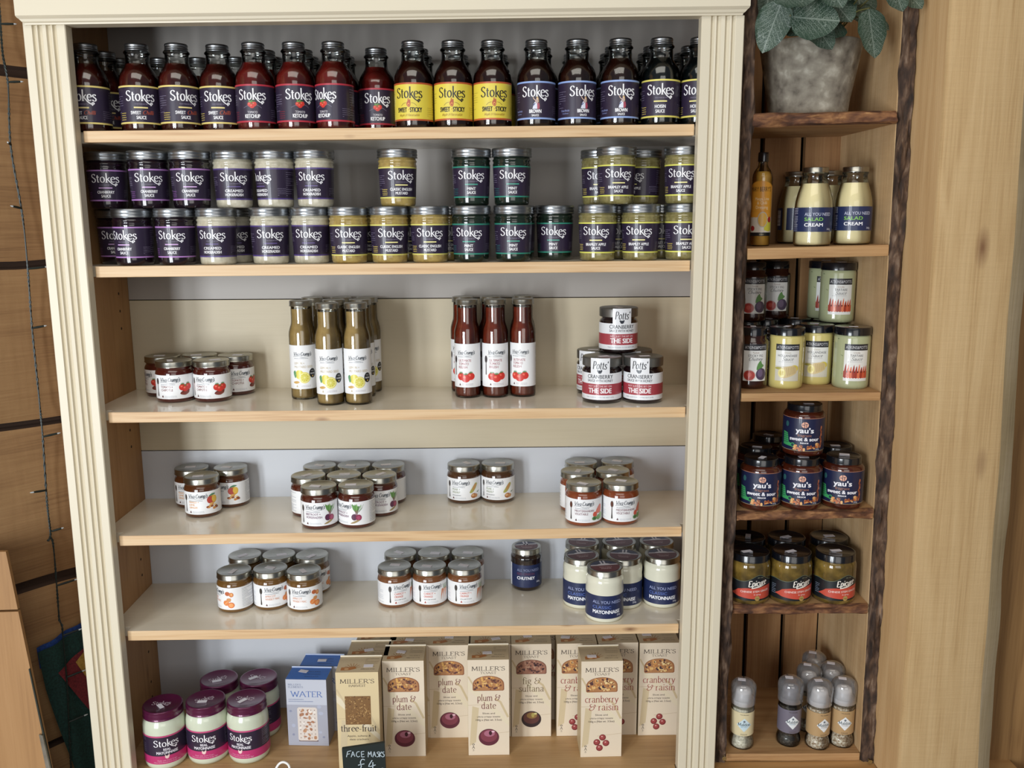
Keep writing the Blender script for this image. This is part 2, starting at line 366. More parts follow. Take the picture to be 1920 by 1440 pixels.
# ------------------------------------------------------------------ printed labels
PURP, WHT, INK = '#2b2136', '#e9e9ea', '#23303f'
def pic_tomato(c, x, y, r, l=2, col='#c8322a', hi='#e8705a'):
    c.ell(x, y, r, r * .92, col, l); c.ell(x - r * .3, y + r * .25, r * .32, r * .26, hi, l + .5)
    for a in (20, 60, 100, 140, 175):
        a = math.radians(a); c.line([(x, y + r * .8), (x + r * .55 * math.cos(a), y + r * .85 + r * .42 * math.sin(a))], r * .12, '#4f7a3a', l + 1)
def stokes_word(c, x, y, w, h, col, l=3): c.sk('Stokes', x, y, h, col, w=w, l=l, thin=.05, thick=.14)
DARKF = dict(cranberry=('#a878b8', ('CRANBERRY', 'SAUCE'), '#c9a3d6', 27), horseradish=('#4b3a78', ('CREAMED', 'HORSERADISH'), '#5a4a80', 30),
             mustard=('#d8d070', ('CLASSIC ENGLISH', 'MUSTARD'), '#efe59a', 39), mint=('#2f8470', ('MINT', 'SAUCE'), '#3f9a86', 14.5), bramley=('#d8d662', ('BRAMLEY APPLE', 'SAUCE'), '#f0e79a', 35),
             chilli=('#dcc878', ('SWEET', 'SAUCE'), '#e6d48e', 15), hoisin=('#dcd068', ('HOISIN', 'SAUCE'), '#e8dc8a', 17.5),
             ketchup=('#b03040', None, '#b03040', 0), brown=('#8fa8dc', None, '#8fa8dc', 0), sticky=('#b5532c', None, '#b5532c', 0))
def dark_label(flav, z0, z1, R):
    """round label of the dark sauce range; z in mm, R radius in mm"""
    c = Can(); H = z1 - z0; band, names, rule, nw = DARKF[flav]
    ye = flav == 'sticky'; bg, ink = ('#dcc94a', '#2e2a26') if ye else (PURP, '#ecebee')
    hw = math.pi * R * .9
    c.rect(-hw, z0, hw, z1, bg, 0); b = H * .045
    c.rect(-hw, z0, hw, z0 + b, band, 1); c.rect(-hw, z1 - b, hw, z1, band, 1)
    Y = lambda f: z0 + H * f
    stokes_word(c, 0, Y(.60), R * 1.46, H * .262, ink)
    small = '#8f86a0' if not ye else '#8a7f3c'
    if names:
        c.text('FOOD MADE BETTER', 1, Y(.50), H * .028, small, w=R * .62, l=3)
        c.rect(-R * .34, Y(.405), R * .34, Y(.44), rule, 3)
        if flav == 'chilli':
            c.text('SWEET', -R * .26, Y(.245), H * .085, ink, w=R * .5, bold=.03)
            c.sk('Chilli', R * .34, Y(.245), H * .10, '#c2593a', w=R * .55, thin=.05, thick=.13, serif=False, slant=.3)
        else: c.text(names[0], 0, Y(.245), H * .085, ink, w=nw, bold=.03)
        c.text(names[1], 0, Y(.12), H * .085, ink, w=min(nw, len(names[1]) * 3.0), bold=.03)
    elif flav == 'ketchup':
        for x, y, r in ((-3.4, .47, 3.9), (3.2, .48, 4.2), (0, .43, 4.0)): pic_tomato(c, x, Y(y), r, 2.5 if x else 3)
        c.poly([(-5, Y(.52)), (-4.5, Y(.59)), (-1.5, Y(.56)), (0, Y(.60)), (2, Y(.55)), (-1, Y(.52))], '#5f8a44', 4)
        c.line(smooth_pts([(-14, Y(.38)), (-9, Y(.42)), (-6, Y(.44))], 3), .8, '#6b6478', 3); c.line(smooth_pts([(7, Y(.46)), (11, Y(.43)), (15, Y(.38))], 3), .8, '#6b6478', 3)
        c.text('TOMATO', 0, Y(.235), H * .06, '#cfcbd2', w=15.5, bold=.02); c.text('KETCHUP', 0, Y(.115), H * .095, ink, w=24, bold=.04)
    elif flav == 'brown':
        x = 1
        c.poly([(x - 5.5, Y(.27)), (x - 3.4, Y(.40)), (x - 1.5, Y(.46)), (x + 2.2, Y(.45)), (x + 3.4, Y(.27))], '#d8dcea', 3)
        c.poly([(x + 2.2, Y(.27)), (x + 2, Y(.42)), (x + 5.4, Y(.43)), (x + 6.4, Y(.33)), (x + 5.4, Y(.27))], '#a5485a', 3.5)
        c.ell(x + 1.6, Y(.47), 2.5, 3.4, '#b9a3a0', 3.6); c.ell(x + 2.4, Y(.545), 1.7, 2.1, '#d8b89a', 4)
        c.poly([(x + 1.2, Y(.56)), (x + 2.6, Y(.60)), (x + 4.2, Y(.55)), (x + 4.8, Y(.44)), (x + 3.6, Y(.47)), (x + 3.6, Y(.54))], '#c9a76a', 4.2)
        c.line([(x + .2, Y(.48)), (x - 3, Y(.53)), (x - 4.6, Y(.58))], 1.2, '#d0b09a', 4); c.line([(x - 1, Y(.42)), (x - 4, Y(.36))], 1.3, '#3c4f8a', 4)
        c.text('BROWN', 0, Y(.165), H * .09, ink, w=20, bold=.04); c.text('SAUCE', 0, Y(.075), H * .055, ink, w=11.5, bold=.03)
        c.text('Great British', -R * 1.0, Y(.20), H * .05, '#9aa6dc', w=16, bold=.0); c.text('Condiment', -R * .98, Y(.13), H * .04, '#8a92c4', w=12, bold=0)
    elif flav == 'sticky':
        c.poly([(-3, Y(.40)), (-3.4, Y(.47)), (-1.6, Y(.52)), (-.8, Y(.60)), (1, Y(.54)), (2.6, Y(.56)), (3.2, Y(.46)), (2.4, Y(.38)), (0, Y(.355))], '#b0572e', 3, 3)
        c.ell(0, Y(.42), 2.0, 2.6, '#e0904a', 3.5); c.ell(.2, Y(.41), 1.0, 1.4, '#8a3a22', 4)
        for sg in (-1, 1): c.line(smooth_pts([(sg * 4.5, Y(.47)), (sg * 9, Y(.45)), (sg * 13, Y(.39))], 3), .7, '#8f7a3a', 3)
        c.text('SWEET', -11.6, Y(.225), H * .12, '#2b2622', w=17.5, bold=.04); c.text('STICKY', 11.8, Y(.225), H * .12, '#2b2622', w=20, bold=.04)
        c.ell(.3, Y(.29), 1.1, 1.1, '#c9a03a', 3); c.sk('Maple & Horseradish', 0, Y(.115), H * .065, '#a8842e', w=34, serif=False, slant=.3)
    c.para(-R * 1.5, -R * .95, Y(.30), Y(.72), 8, small, .5, 2, 3); c.para(R * 1.02, R * 1.5, Y(.13), Y(.34), 5, small, .45, 2, 5)
    if flav in ('mustard', 'bramley', 'chilli', 'hoisin', 'ketchup', 'mint', 'cranberry'):
        cc = dict(ketchup='#7a2434', brown='#8c98cc', mint='#2a5f60', cranberry='#7a4c88').get(flav, '#c9b45a')
        c.para(-R * 1.18, -R * .80, Y(.10), Y(.27), 4, cc, 1.1, 2, 8)
    c.para(R * 1.5, R * 2.3, Y(.12), Y(.86), 12, small if not ye else '#6f6732', .6, 2, 4)
    return c
# white relish range ------------------------------------------------------------
def crumps_word(c, x, y, w):
    k = w / 38.0
    c.sk('Viva', x - w * .29, y, 7.4 * k, INK, w=w * .37, thin=.06, thick=.12, serif=False, slant=.22, l=3)
    c.sk("Crump's", x + w * .225, y, 7.4 * k, INK, w=w * .58, thin=.07, thick=.15, serif=False, slant=.22, l=3)
    c.line(smooth_pts([(x - w * .48, y - 1.6 * k), (x - w * .2, y - 1.2 * k), (x + w * .05, y - 3.4 * k), (x + w * .3, y - 2.0 * k), (x + w * .47, y - 1.0 * k)], 5), .5 * k, INK, 3)
    c.para(x - w * .42, x + w * .42, y - 6 * k, y - 6 * k, 1, '#5d6672', .75, 2, 2)
RF = dict(chipotle=('#7a3230', ['TOMATO +', 'CHIPOTLE'], '#46150f'), mango=('#dc963c', ['MANGO +', 'LIME', 'GINGER'], '#4f2a14'), beetroot=('#6f3a5e', ['BEETROOT +', 'HORSERADISH'], '#4a1d12'),
          pear=('#8f9a78', ['PEAR +', 'WALNUT'], '#4a2e1a'), veg=('#7a4450', ['MEDITERRANEAN', 'VEGETABLE'], '#7a3a1e'), apricot=('#d99674', ['APRICOT', 'WHISKY MAC'], '#6a4a22'), carrot=('#cf5a40', ['CARROT +', 'ORANGE'], '#74482a'))
def relish_label(flav):
    c = Can(); z0, z1, R = 7.2, 49.5, 32.3; col, names, _ = RF[flav]; hw = math.pi * R * .93
    c.rect(-hw, z0, hw, z1, WHT, 0)
    crumps_word(c, 0, z0 + 31, 36)
    h = 3.9 if len(names) < 3 else 3.3; y = z0 + 19.5 + (2 if len(names) > 2 else 0)
    for n in names: c.text(n, -15.5, y, h, col, w=len(n) * 2.55 + 1, align='L', bold=.012); y -= h + 1.7
    if flav in ('carrot', 'pear'): c.text('WITH A HINT OF CLOVE' if flav == 'carrot' else 'WITH ROSEMARY', -15.5, y + .6, 1.9, '#5a6068', align='L', w=22 if flav == 'carrot' else 18)
    c.poly([(-15, z0 + 3), (-14.2, z0 + 5.2), (-13, z0 + 7), (-12, z0 + 5), (-11.2, z0 + 3)], '#5a3438' if flav != 'carrot' else '#a8443a', 3)
    c.para(-9.5, 12, z0 + 3, z0 + 5, 2, '#aab0b8', .6, 2, 6)
    s = '#3a3330'; c.ell(-23.5, z0 + 31, 2.9, 5.8, s, 3); c.poly([(-24.2, z0 + 26), (-22.8, z0 + 26), (-22.6, z0 + 14), (-21.9, z0 + 6), (-22.6, z0 + 4.4), (-24.2, z0 + 4.4), (-24.9, z0 + 6), (-24.4, z0 + 14)], s, 3)
    if flav == 'veg': c.ell(-23.5, z0 + 31, 2.1, 4.8, '#5e3527', 3.5)
    P = 27.5
    if flav == 'chipotle':
        c.poly([(P - 10, z0 + 9), (P - 4, z0 + 7), (P + 4, z0 + 8.5), (P + 9, z0 + 14), (P + 3, z0 + 15), (P - 5, z0 + 14)], '#6a2d26', 2.5, 3)
        for dx, dy, r in ((-5, 20, 6.4), (5.5, 20.5, 6.6), (0, 17.5, 6)): pic_tomato(c, P + dx, z0 + dy, r, 3 + (dx == 0))
        c.poly([(P - 9, z0 + 8), (P, z0 + 6), (P + 8, z0 + 11), (P - 2, z0 + 12)], '#7c3a30', 5, 3)
    elif flav == 'mango':
        c.ell(P, z0 + 26, 9, 8, '#c9903a', 2.5); c.ell(P - 4, z0 + 26, 6, 7, '#b04438', 3); c.ell(P + 4, z0 + 27, 5, 6.5, '#d8b048', 3.2)
        c.poly([(P - 7, z0 + 33), (P, z0 + 37.5), (P + 7, z0 + 36), (P, z0 + 33.5)], '#4f7f5c', 4, 3)
        for i in range(14): r = R_.uniform(1.8, 3.6); c.ell(P - 9 + i * 1.4 + R_.uniform(-1, 1), z0 + 14 - abs(i - 6) * .5 + R_.uniform(-4, 5), r, r * .7, R_.choice(['#d8a860', '#c8884a', '#b8663a', '#e6cf9a', '#8a4a2a']), 4 + i * .12)
    elif flav == 'beetroot':
        for i in range(9): c.poly([(P + 1, z0 + 21), (P - 6 + i * 1.9, z0 + 29), (P - 8 + i * 2.6, z0 + 36 + R_.uniform(-2, 3)), (P - 3 + i * 1.8, z0 + 33)], R_.choice(['#5f8f4a', '#79a860', '#4a7a3c']), 2.5 + i * .1, 2)
        for i in range(3): c.line([(P - 1 + i, z0 + 17), (P + i * 2 - 2, z0 + 27)], .8, '#8a4a60', 4)
        c.ell(P - 4, z0 + 14.5, 5.2, 5.8, '#5a2c48', 4); c.ell(P + 3.5, z0 + 13.5, 5.2, 5.6, '#8c3450', 4.2); c.ell(P + 3.5, z0 + 13.5, 3, 3.4, '#a8486a', 4.5)
        c.poly([(P - 11, z0 + 3), (P - 8, z0 + 5.5), (P + 2, z0 + 9.5), (P + 5, z0 + 8), (P - 4, z0 + 3.4)], '#a08a5e', 5, 3)
    elif flav == 'pear':
        c.poly([(P - 9, z0 + 15), (P - 4, z0 + 14), (P + 2, z0 + 19), (P + 7, z0 + 27), (P + 8, z0 + 31), (P + 5, z0 + 33), (P + 1, z0 + 30), (P - 5, z0 + 22)], '#a8a85a', 3, 3)
        c.poly([(P - 3, z0 + 18), (P + 2, z0 + 22), (P + 6, z0 + 29), (P + 3, z0 + 31), (P - 2, z0 + 24)], '#c08a58', 4, 3)
        c.ell(P, z0 + 8, 6.2, 4.8, '#a8683c', 3); c.ell(P + 5, z0 + 7.5, 4, 3.6, '#c08858', 3.4); c.ell(P - 2, z0 + 9, 3, 2.4, '#d8a878', 4); c.poly([(P + 7, z0 + 14), (P + 15, z0 + 17), (P + 10, z0 + 13)], '#4f7a58', 3)
    elif flav == 'veg':
        c.poly([(P - 4, z0 + 20), (P + 3, z0 + 29), (P + 9, z0 + 30), (P + 10, z0 + 18), (P, z0 + 15)], '#d8705a', 3, 3); c.ell(P - 6, z0 + 14, 4.4, 5, '#cf5a48', 3.5)
        c.ell(P - 7, z0 + 7, 5, 3.6, '#5a8a50', 4); c.ell(P + 2, z0 + 8, 4.6, 4.6, '#6d9c5c', 4.2); c.ell(P + 9, z0 + 10, 5, 6, '#8fb070', 3.8); c.ell(P - 7, z0 + 7, 2.6, 2.0, '#3f5f3c', 4.6)
    elif flav == 'apricot':
        c.ell(P - 2, z0 + 31, 4.6, 4, '#b86038', 3); c.ell(P + 5, z0 + 29, 4.2, 4.4, '#d0804a', 3.2); c.ell(P + 5.5, z0 + 29.5, 1.8, 2.4, '#e8b070', 3.6); c.poly([(P - 3, z0 + 22), (P + 4, z0 + 22), (P + 3, z0 + 16), (P - 4, z0 + 16)], '#cf9058', 3.3, 2)
        c.ell(P - 5, z0 + 13, 5.6, 5.2, '#dc8244', 3.5); c.ell(P + 4, z0 + 9, 6.2, 5.6, '#d8763c', 3.8); c.ell(P + 4, z0 + 9, 4.2, 3.8, '#eaa060', 4.2); c.line([(P - 8, z0 + 10), (P - 2, z0 + 16)], .8, '#f0c08a', 4.4)
    elif flav == 'carrot':
        for a, b, w in ((-6, 6, 3.4), (-1, 3, 3.8), (5, 5, 3.2)): c.poly([(P + a - 2, z0 + 26), (P + a + 2, z0 + 26), (P + a + 1.6 - w, z0 + 14), (P + a - 3.6, z0 + b)], R_.choice(['#d88048', '#c9703c']), 3, 2)
        for i in range(6): c.line([(P - 2 + i * 1.4, z0 + 26), (P - 5 + i * 3, z0 + 36)], .7, '#6f9458', 3)
    c.para(52, 80, z0 + 4, z1 - 4, 13, '#8f96a4', .7, 2, 9)
    c.para(-62, -38, z0 + 4, z1 - 6, 11, '#9aa0b4', .6, 2, 10)
    return c
def tall_label(flav):
    c = Can(); z0, z1, R = 20, 98.5, 23.3; hw = math.pi * R * .93
    c.rect(-hw, z0, hw, z1, WHT, 0); crumps_word(c, 0, z0 + 60, 33)
    if flav == 'lemon':
        c.text('LEMON +', -14, z0 + 44.5, 4, '#c4b596', w=18, align='L'); c.text('MUSTARD SEED', -14, z0 + 38, 4, '#c4b596', w=33, align='L')
        c.ell(-5.5, z0 + 26, 7.5, 8.5, '#d8cc50', 3); c.poly([(-17, z0 + 30), (-13, z0 + 33), (-11, z0 + 24), (-14, z0 + 20)], '#5f9468', 3, 3)
        c.ell(3.5, z0 + 20.5, 10, 10, '#e0d458', 3.5); c.ell(3.5, z0 + 20.5, 8.6, 8.6, '#f0ecb4', 4); c.ell(3.5, z0 + 20.5, 7.6, 7.6, '#d2c84e', 4.5)
        for i in range(9): a = i * 2 * math.pi / 9; c.line([(3.5, z0 + 20.5), (3.5 + 7.5 * math.cos(a), z0 + 20.5 + 7.5 * math.sin(a))], .5, '#ece8a0', 5)
        c.poly([(-18, z0 + 12), (-10, z0 + 14.5), (-5, z0 + 12), (-12, z0 + 9.5)], '#c8a05a', 3.2, 3)
        c.ell(18.5, z0 + 28, 6.4, 8.6, '#17181c', 3); c.text('Great', 18.5, z0 + 31.5, 1.8, '#c8c8c8', w=5); c.text('taste', 18.5, z0 + 26.5, 3.2, '#e8e8e8', w=9.5); c.ell(18.5, z0 + 22.8, 1.4, 1.2, '#c8a040', 4)
    else:
        for i, n in enumerate(('ULTIMATE', 'TOMATO', 'RELISH')): c.text(n, -12.5, z0 + 46.5 - i * 6, 4.2, '#a04450', w=(23, 18.5, 16)[i], align='L')
        for x, y, r in ((-8, 19.5, 7.3), (9.5, 20, 7.3), (.5, 16.5, 8)): pic_tomato(c, x, z0 + y, r, 3 if x != .5 else 4.5)
        c.ell(-20, z0 + 50, 3, 6.4, '#3a3034', 3); c.poly([(-20.8, z0 + 45), (-19.2, z0 + 45), (-19, z0 + 22), (-21, z0 + 22)], '#3a3034', 3)
    c.poly([(-12, z0 + 3.5), (-11.2, z0 + 6), (-10.4, z0 + 7.6), (-9.4, z0 + 5.6), (-8.8, z0 + 3.5)], '#5a3438' if flav == 'tomato' else '#c4b596', 3)
    c.para(-6, 14, z0 + 4, z0 + 6, 2, '#a8a0a8', .6, 2, 6); c.para(34, 58, z0 + 5, z1 - 6, 24, '#9a9aa4', .7, 2, 7)
    return c
def honey_label():
    c = Can(); R = 34.6; z0, z1 = 7, 53.5; hw = math.pi * R * .95
    c.rect(-hw, z0, hw, z1, '#e4e5e8', 0); c.rect(-hw, 15.5, hw, 35, '#a03a44', 1)
    c.rect(-17, z1 - .2, 17, 80, '#e4e5e8', 0)
    c.sk("Potts'", 0, 61, 13.5, '#1c1e24', w=27, thin=.035, thick=.11, serif=False, slant=.12)
    c.ell(-.5, 56.2, 3.4, 2.9, '#1c2230', 3); c.ell(2.6, 58.2, 1.2, 1.8, '#1c2230', 3); c.ell(-3.6, 58.2, 1.6, 1.5, '#1c2230', 3)
    c.text('CRANBERRY', 0, 44.5, 6.6, '#23262e', w=46, bold=.02); c.text('SAUCE WITH HONEY', 0, 38.6, 4.2, '#3a3e48', w=46, bold=.015)
    c.text('NOT JUST THE BIT ON', 0, 29.5, 3.2, '#e8c8cc', w=42, bold=.015); c.text('THE SIDE', 0, 19, 8.2, '#f0e8ea', w=42, bold=.045)
    c.text('TAKE YOUR FOOD TO THE NEXT LEVEL', 0, 10.5, 2, '#8a8c94', w=52, bold=0)
    return c
def mayo_label(chut=False, salad=False):
    c = Can(); z0, z1, R = (8.5, 51.5, 34.5) if not chut else (8.5, 54.0, 30.2)
    if salad: z0, z1, R = 24, 64, 31
    hw = math.pi * R * .95; c.rect(-hw, z0, hw, z1, '#1f2a50', 0); x = -R * .62; H = z1 - z0; s = R / 34.5
    L_ = lambda t, f, h, col, w, b: c.text(t, x, z0 + H * f, h, col, w=w * s, align='L', bold=b)
    if salad:
        x = -R * .5; L_('ALL YOU NEED', .66, 5, '#c8cce0', 50, -.012); L_('SALAD', .45, 5.4, '#7ab850', 34, .035); L_('CREAM', .22, 5.4, '#f0f0f4', 34, .035); c.text('360g', R * 1.0, z0 + 3, 3, '#d0d2e0', w=8, align='R')
        c.para(-R * 1.35, -R * .95, z0 + 9, z1 - 2, 12, '#b8bccc', .9, 2, 4); c.para(-R * 1.35, -R * .95, z0 + 1.5, z0 + 7, 3, '#8a90ac', .9, 2, 5)
        c.rect(70, z0 + 8, 88, z1 - 4, '#c8c8cc', 1); c.para(71, 87, z0 + 9, z1 - 5, 12, '#30384c', .8, 2, 6)
    elif chut:
        L_('ALL YOU NEED', .72, 5, '#8e96b8', 52, -.012); L_('RED ONION', .56, 4.6, '#6a3450', 40, .01); L_('CHUTNEY', .36, 5.8, '#f0f0f4', 41, .035); c.text('280g', R * .98, z0 + 9, 3.2, '#d0d2e0', w=9, align='R', bold=.03)
        c.para(-R * 2.4, -R * 1.2, z0 + 3, z1 - 3, 12, '#a8aec6', .8, 2, 4); c.rect(-hw, z0, -R * 1.15, z1, '#dcdce2', .5)
    else:
        L_('ALL YOU NEED', .66, 5.4, '#a6b0d8', 54, -.012); L_('CLASSIC', .44, 5.2, '#5f78c4', 34, .0); L_('MAYONNAISE', .22, 6.4, '#eef0f6', 52, .04); c.text('250g', R * .95, z0 + 4, 3.2, '#d0d2e0', w=8.5, align='R', bold=.03)
    return c
def bigmayo_label():
    c = Can(); z0, z1, R = 13.5, 69, 37.8; hw = math.pi * R * .95
    c.rect(-hw, z0, hw, z1, PURP, 0); c.rect(-hw, z0, hw, z0 + 16, '#b8326c', 1); c.rect(-hw, z1 - 3, hw, z1, '#c04a78', 1)
    stokes_word(c, 0, z0 + 34.5, 45, 12.5, '#f0eef2')
    c.text('REAL', 1, z0 + 26.3, 4.6, '#e6e2ea', w=13, bold=.03); c.text('MAYONNAISE', 1, z0 + 19.6, 5.2, '#e6e2ea', w=38, bold=.03)
    c.poly([(-3, z0 + 18.4), (-1.4, z0 + 16.2), (1.2, z0 + 16.2), (3.6, z0 + 19), (4.2, z0 + 16), (2.6, z0 + 11.4), (-.6, z0 + 10.4), (-3.4, z0 + 13)], '#e8c8c4', 4, 2)
    c.text('Made with Extra Virgin', 0, z0 + 6.2, 2.2, '#e0a8c0', w=34, bold=0); c.text('Olive Oil & British Free Range Eggs', 0, z0 + 2.4, 2.2, '#e0a8c0', w=48, bold=0)
    c.para(42, 62, z0 + 20, z1 - 6, 10, '#8f86a0', .7, 2, 3); c.para(-52, -40, z0 + 22, z1 - 6, 8, '#8f86a0', .7, 2, 3)
    return c
def ap_label(flav):
    c = Can(); z0, z1 = 14.5, 79; w = 21
    c.rect(-w, z0, w, z1 - 11, '#dcdcd8', 1); c.rect(-w, z1 - 11, w, z1, '#23242a', 1)
    c.text('ATKINS&POTTS', 0, z1 - 8.2, 5, '#c8c8cc', w=38, bold=.0)
    Y = lambda v: z0 + v
    t = dict(holl=('Classic', 'HOLLANDAISE', 'Sauce', 33), fig=('Turkish', 'STICKY FIG', 'Chutney', 26), tart=('Lively', 'TARTARE', 'Sauce', 22))[flav]
    c.text(t[0], 0, Y(48.5), 2.6, '#b0a48c' if flav == 'holl' else '#8a6a5c', w=11, bold=0); c.text(t[1], 0, Y(42.5), 4.0, '#4a4a50', w=t[3], bold=0)
    c.sk(t[2], 0, Y(36), 5.6, '#3a3a40', w=19 if flav != 'fig' else 24, serif=False, slant=.35, thin=.05, thick=.12)
    if flav != 'fig': c.para(-15, 15, Y(33.4), Y(33.4), 1, '#8a8a90', .5, 2, 2)
    if flav == 'holl':
        c.rect(-w, Y(0), w, Y(26), '#c9c4b4', 1.5); c.ell(-14, Y(22), 7, 2.2, '#a8a050', 2); c.ell(12, Y(22), 8, 6, '#d0bc50', 2)
        c.poly([(-13, Y(16)), (-9, Y(23)), (9, Y(27)), (16, Y(22)), (15, Y(13)), (-4, Y(5)), (-11, Y(8))], '#cdb888', 3, 3)
        c.ell(-9, Y(14), 6.4, 8, '#e0d488', 3.6); c.ell(-9, Y(14), 3.6, 5, '#c9b85c', 4)
        for i in range(6): c.line([(-1 + i * 2.8, Y(23.5) + i * .5), (1 + i * 2.5, Y(9 + i))], .8, '#a89060', 3.8)
    elif flav == 'fig':
        c.poly([(2, Y(20)), (4, Y(30)), (9, Y(36)), (12, Y(30)), (16, Y(27)), (8, Y(20))], '#5c8a4c', 2.5, 2); c.ell(11, Y(12), 10, 10.5, '#4a3c54', 3); c.ell(9, Y(14), 5, 7, '#6a5a74', 3.3)
        c.ell(-10, Y(10), 11, 10, '#c8b8b0', 4); c.ell(-10, Y(10), 9.6, 8.8, '#a8342c', 4.4); c.ell(-10, Y(11), 4, 4, '#c8584c', 4.8)
    else:
        c.rect(-w, Y(6), w, Y(17), '#b8442c', 2)
        for i in range(9): x = -18 + i * 4.5; c.poly([(x - 2.8, Y(6)), (x + 2.8, Y(6)), (x + 2, Y(17)), (x + 1, Y(28) + R_.uniform(-3, 3)), (x - 1.6, Y(19))], R_.choice(['#c9583a', '#b84a30', '#d87450', '#9a3424']), 2.5 + i * .1, 2)
        for i in range(6): c.ell(-15 + i * 6, Y(16), 1.1, 1.6, '#5a2018', 4)
    return c
def sour_label():
    c = Can(); z0, z1, R = 10.2, 69, 35.6; hw = math.pi * R * .95
    c.rect(-hw, z0, hw, z1, '#171d3e', 0); c.rect(-hw, z1 - .8, hw, z1, '#b07a64', 1); c.rect(-hw, z0, hw, z0 + 1, '#8f8368', 1)
    Y = lambda v: z0 + v
    c.ell(0, Y(47), 6, 5.4, '#e0a890', 2); c.rect(-1.2, Y(41.5), -.2, Y(52.5), '#171d3e', 2.5); c.rect(-5, Y(46.5), -1, Y(47.6), '#171d3e', 2.5); c.rect(2, Y(43), 3, Y(48), '#171d3e', 2.5); c.line([(.4, Y(48.5)), (4.6, Y(48.5))], 1, '#171d3e', 2.5)
    c.text("yau's", 0, Y(32.8), 8.8, '#e9e8ee', w=31, bold=.045); c.text('fragrant', 0, Y(26.2), 4.4, '#a4705c', w=24, bold=.01)
    c.text('sweet & sour', 0, Y(18.6), 6.2, '#eceaf0', w=52, bold=.045); c.text('sauce', 0, Y(13.6), 3.6, '#eceaf0', w=14, bold=.03)
    r = random.Random(4)
    for i in range(44):
        x = r.uniform(-18, 27); y = 5.5 + r.uniform(-2.8, 4) + max(0, x - 10) * .35; s = r.uniform(1.8, 3.2)
        c.ell(x, Y(y), s, s * .62, r.choice(['#b86a3c', '#d89858', '#e0b078', '#8f4a2c']), 2 + i * .05, r.uniform(0, 3))
    for i in range(9): c.ell(31 + r.uniform(-1.5, 1.5), Y(8 + i * 4.2), 1.9, 3.0, r.choice(['#8f4a30', '#b86a44']), 2, r.uniform(-.6, .6))
    c.poly([(-42, Y(32)), (-31, Y(30)), (-28, Y(14)), (-16, Y(10)), (-15, Y(6.5)), (-42, Y(8))], '#3f9a5c', 2)
    for i in range(5): c.rect(-42, Y(13 + i * 3.6), -29 - i * .4, Y(13.8 + i * 3.6), '#1d3a48', 3)
    c.ell(-20, Y(10), 4, 4, '#3f9a5c', 3); c.ell(-20, Y(10), 2.6, 2.6, '#1d3a48', 3.4); c.ell(-33, Y(46), 3.6, 5, '#2f5a5c', 2); c.text('350g', 24, Y(2.4), 2.6, '#c8c8d4', w=8)
    return c
def ginger_label():
    c = Can(); z0, R = 9, 37.2; hw = math.pi * R * .8
    top = lambda u: 44 + 13 * math.exp(-((u - 14) / 17) ** 2) + 3 * math.exp(-((u + 40) / 12) ** 2)
    n = 60; us = [-hw + 2 * hw * i / n for i in range(n + 1)]
    for a, b in zip(us, us[1:]):
        c.face([(a, z0), (b, z0), (b, top(b)), (a, top(a))], '#14181c', 0); c.face([(a, top(a) - .9), (b, top(b) - .9), (b, top(b) - .3), (a, top(a) - .3)], '#6f7d62', 1)
    lo = lambda u: 16 - 4 * math.sin((u + 30) / 30); hi = lambda u: 26 + 10 * (1 / (1 + math.exp(-(u - 14) / 6))) + 6 * math.exp(-((u + 6) / 20) ** 2)
    for i in range(40):
        a, b = -38 + i * 2, -36 + i * 2; ta = min(1, (a + 38) / 14); tb = min(1, (b + 38) / 14); m_ = 19
        c.face([(a, m_ + (lo(a) - m_) * ta), (b, m_ + (lo(b) - m_) * tb), (b, m_ + (hi(b) - m_) * tb), (a, m_ + (hi(a) - m_) * ta)], '#c04a38', 2)
    c.sk('Epicure', 11, 37, 10.5, '#ece6dc', w=34, serif=False, slant=.25, thin=.09, thick=.17, rot=.14, l=5)
    c.poly([(0, 31.5), (14, 34), (30, 40), (14, 36.5), (2, 33.5)], '#ece6dc', 5); c.text('EST 1947', 16, 51, 1.8, '#8a9078', w=11, l=4)
    c.text('CHINESE STEM GINGER', 8, 24.5, 3.6, '#f0dcd4', w=54, l=5, bold=.015, rot=.05); c.text('in syrup', 11, 19.6, 2.6, '#f0dcd4', w=13, l=5)
    c.ell(11, 13.5, 4.6, 4.6, '#a88a50', 5); c.text('1kg', 11, 12.5, 2, '#4a3c24', w=5, l=6)
    c.para(-46, -36, 18, 34, 6, '#8a94a8', .8, 4, 3)
    return c
def grinder_label(flav):
    c = Can(); z0, z1, R = 28.5, 75, 21.4
    col = dict(salt='#d8cba4', pepper='#6f6a78', smoked='#b3946a')[flav]
    c.rect(-48, z0, 48, z1, col, 0)
    c.text('THE ORIGINAL', 4, z1 - 5, 1.6, '#4a4038', w=16); k = 13.5; y = z0 + 22
    c.poly([(4 - k, y), (4, y - k), (4 + k, y), (4, y + k)], '#e4e8ea' if flav != 'salt' else '#c8dce4', 2)
    c.ell(4, y + 7, 2, 2, '#6a7480', 3); c.sk('Maldon', 4, y - 1.5, 5.6, '#2f4650', w=23, thin=.06, thick=.16)
    c.text({'salt': 'SEA SALT', 'pepper': 'PEPPER', 'smoked': 'SMOKED'}[flav], 4, y - 4.6, 1.7, '#5f8aa0' if flav != 'smoked' else '#6a5a48', w=12); c.para(-2, 10, z0 + 2, z0 + 3.6, 2, '#5a5048', .6, 2, 3)
    return c
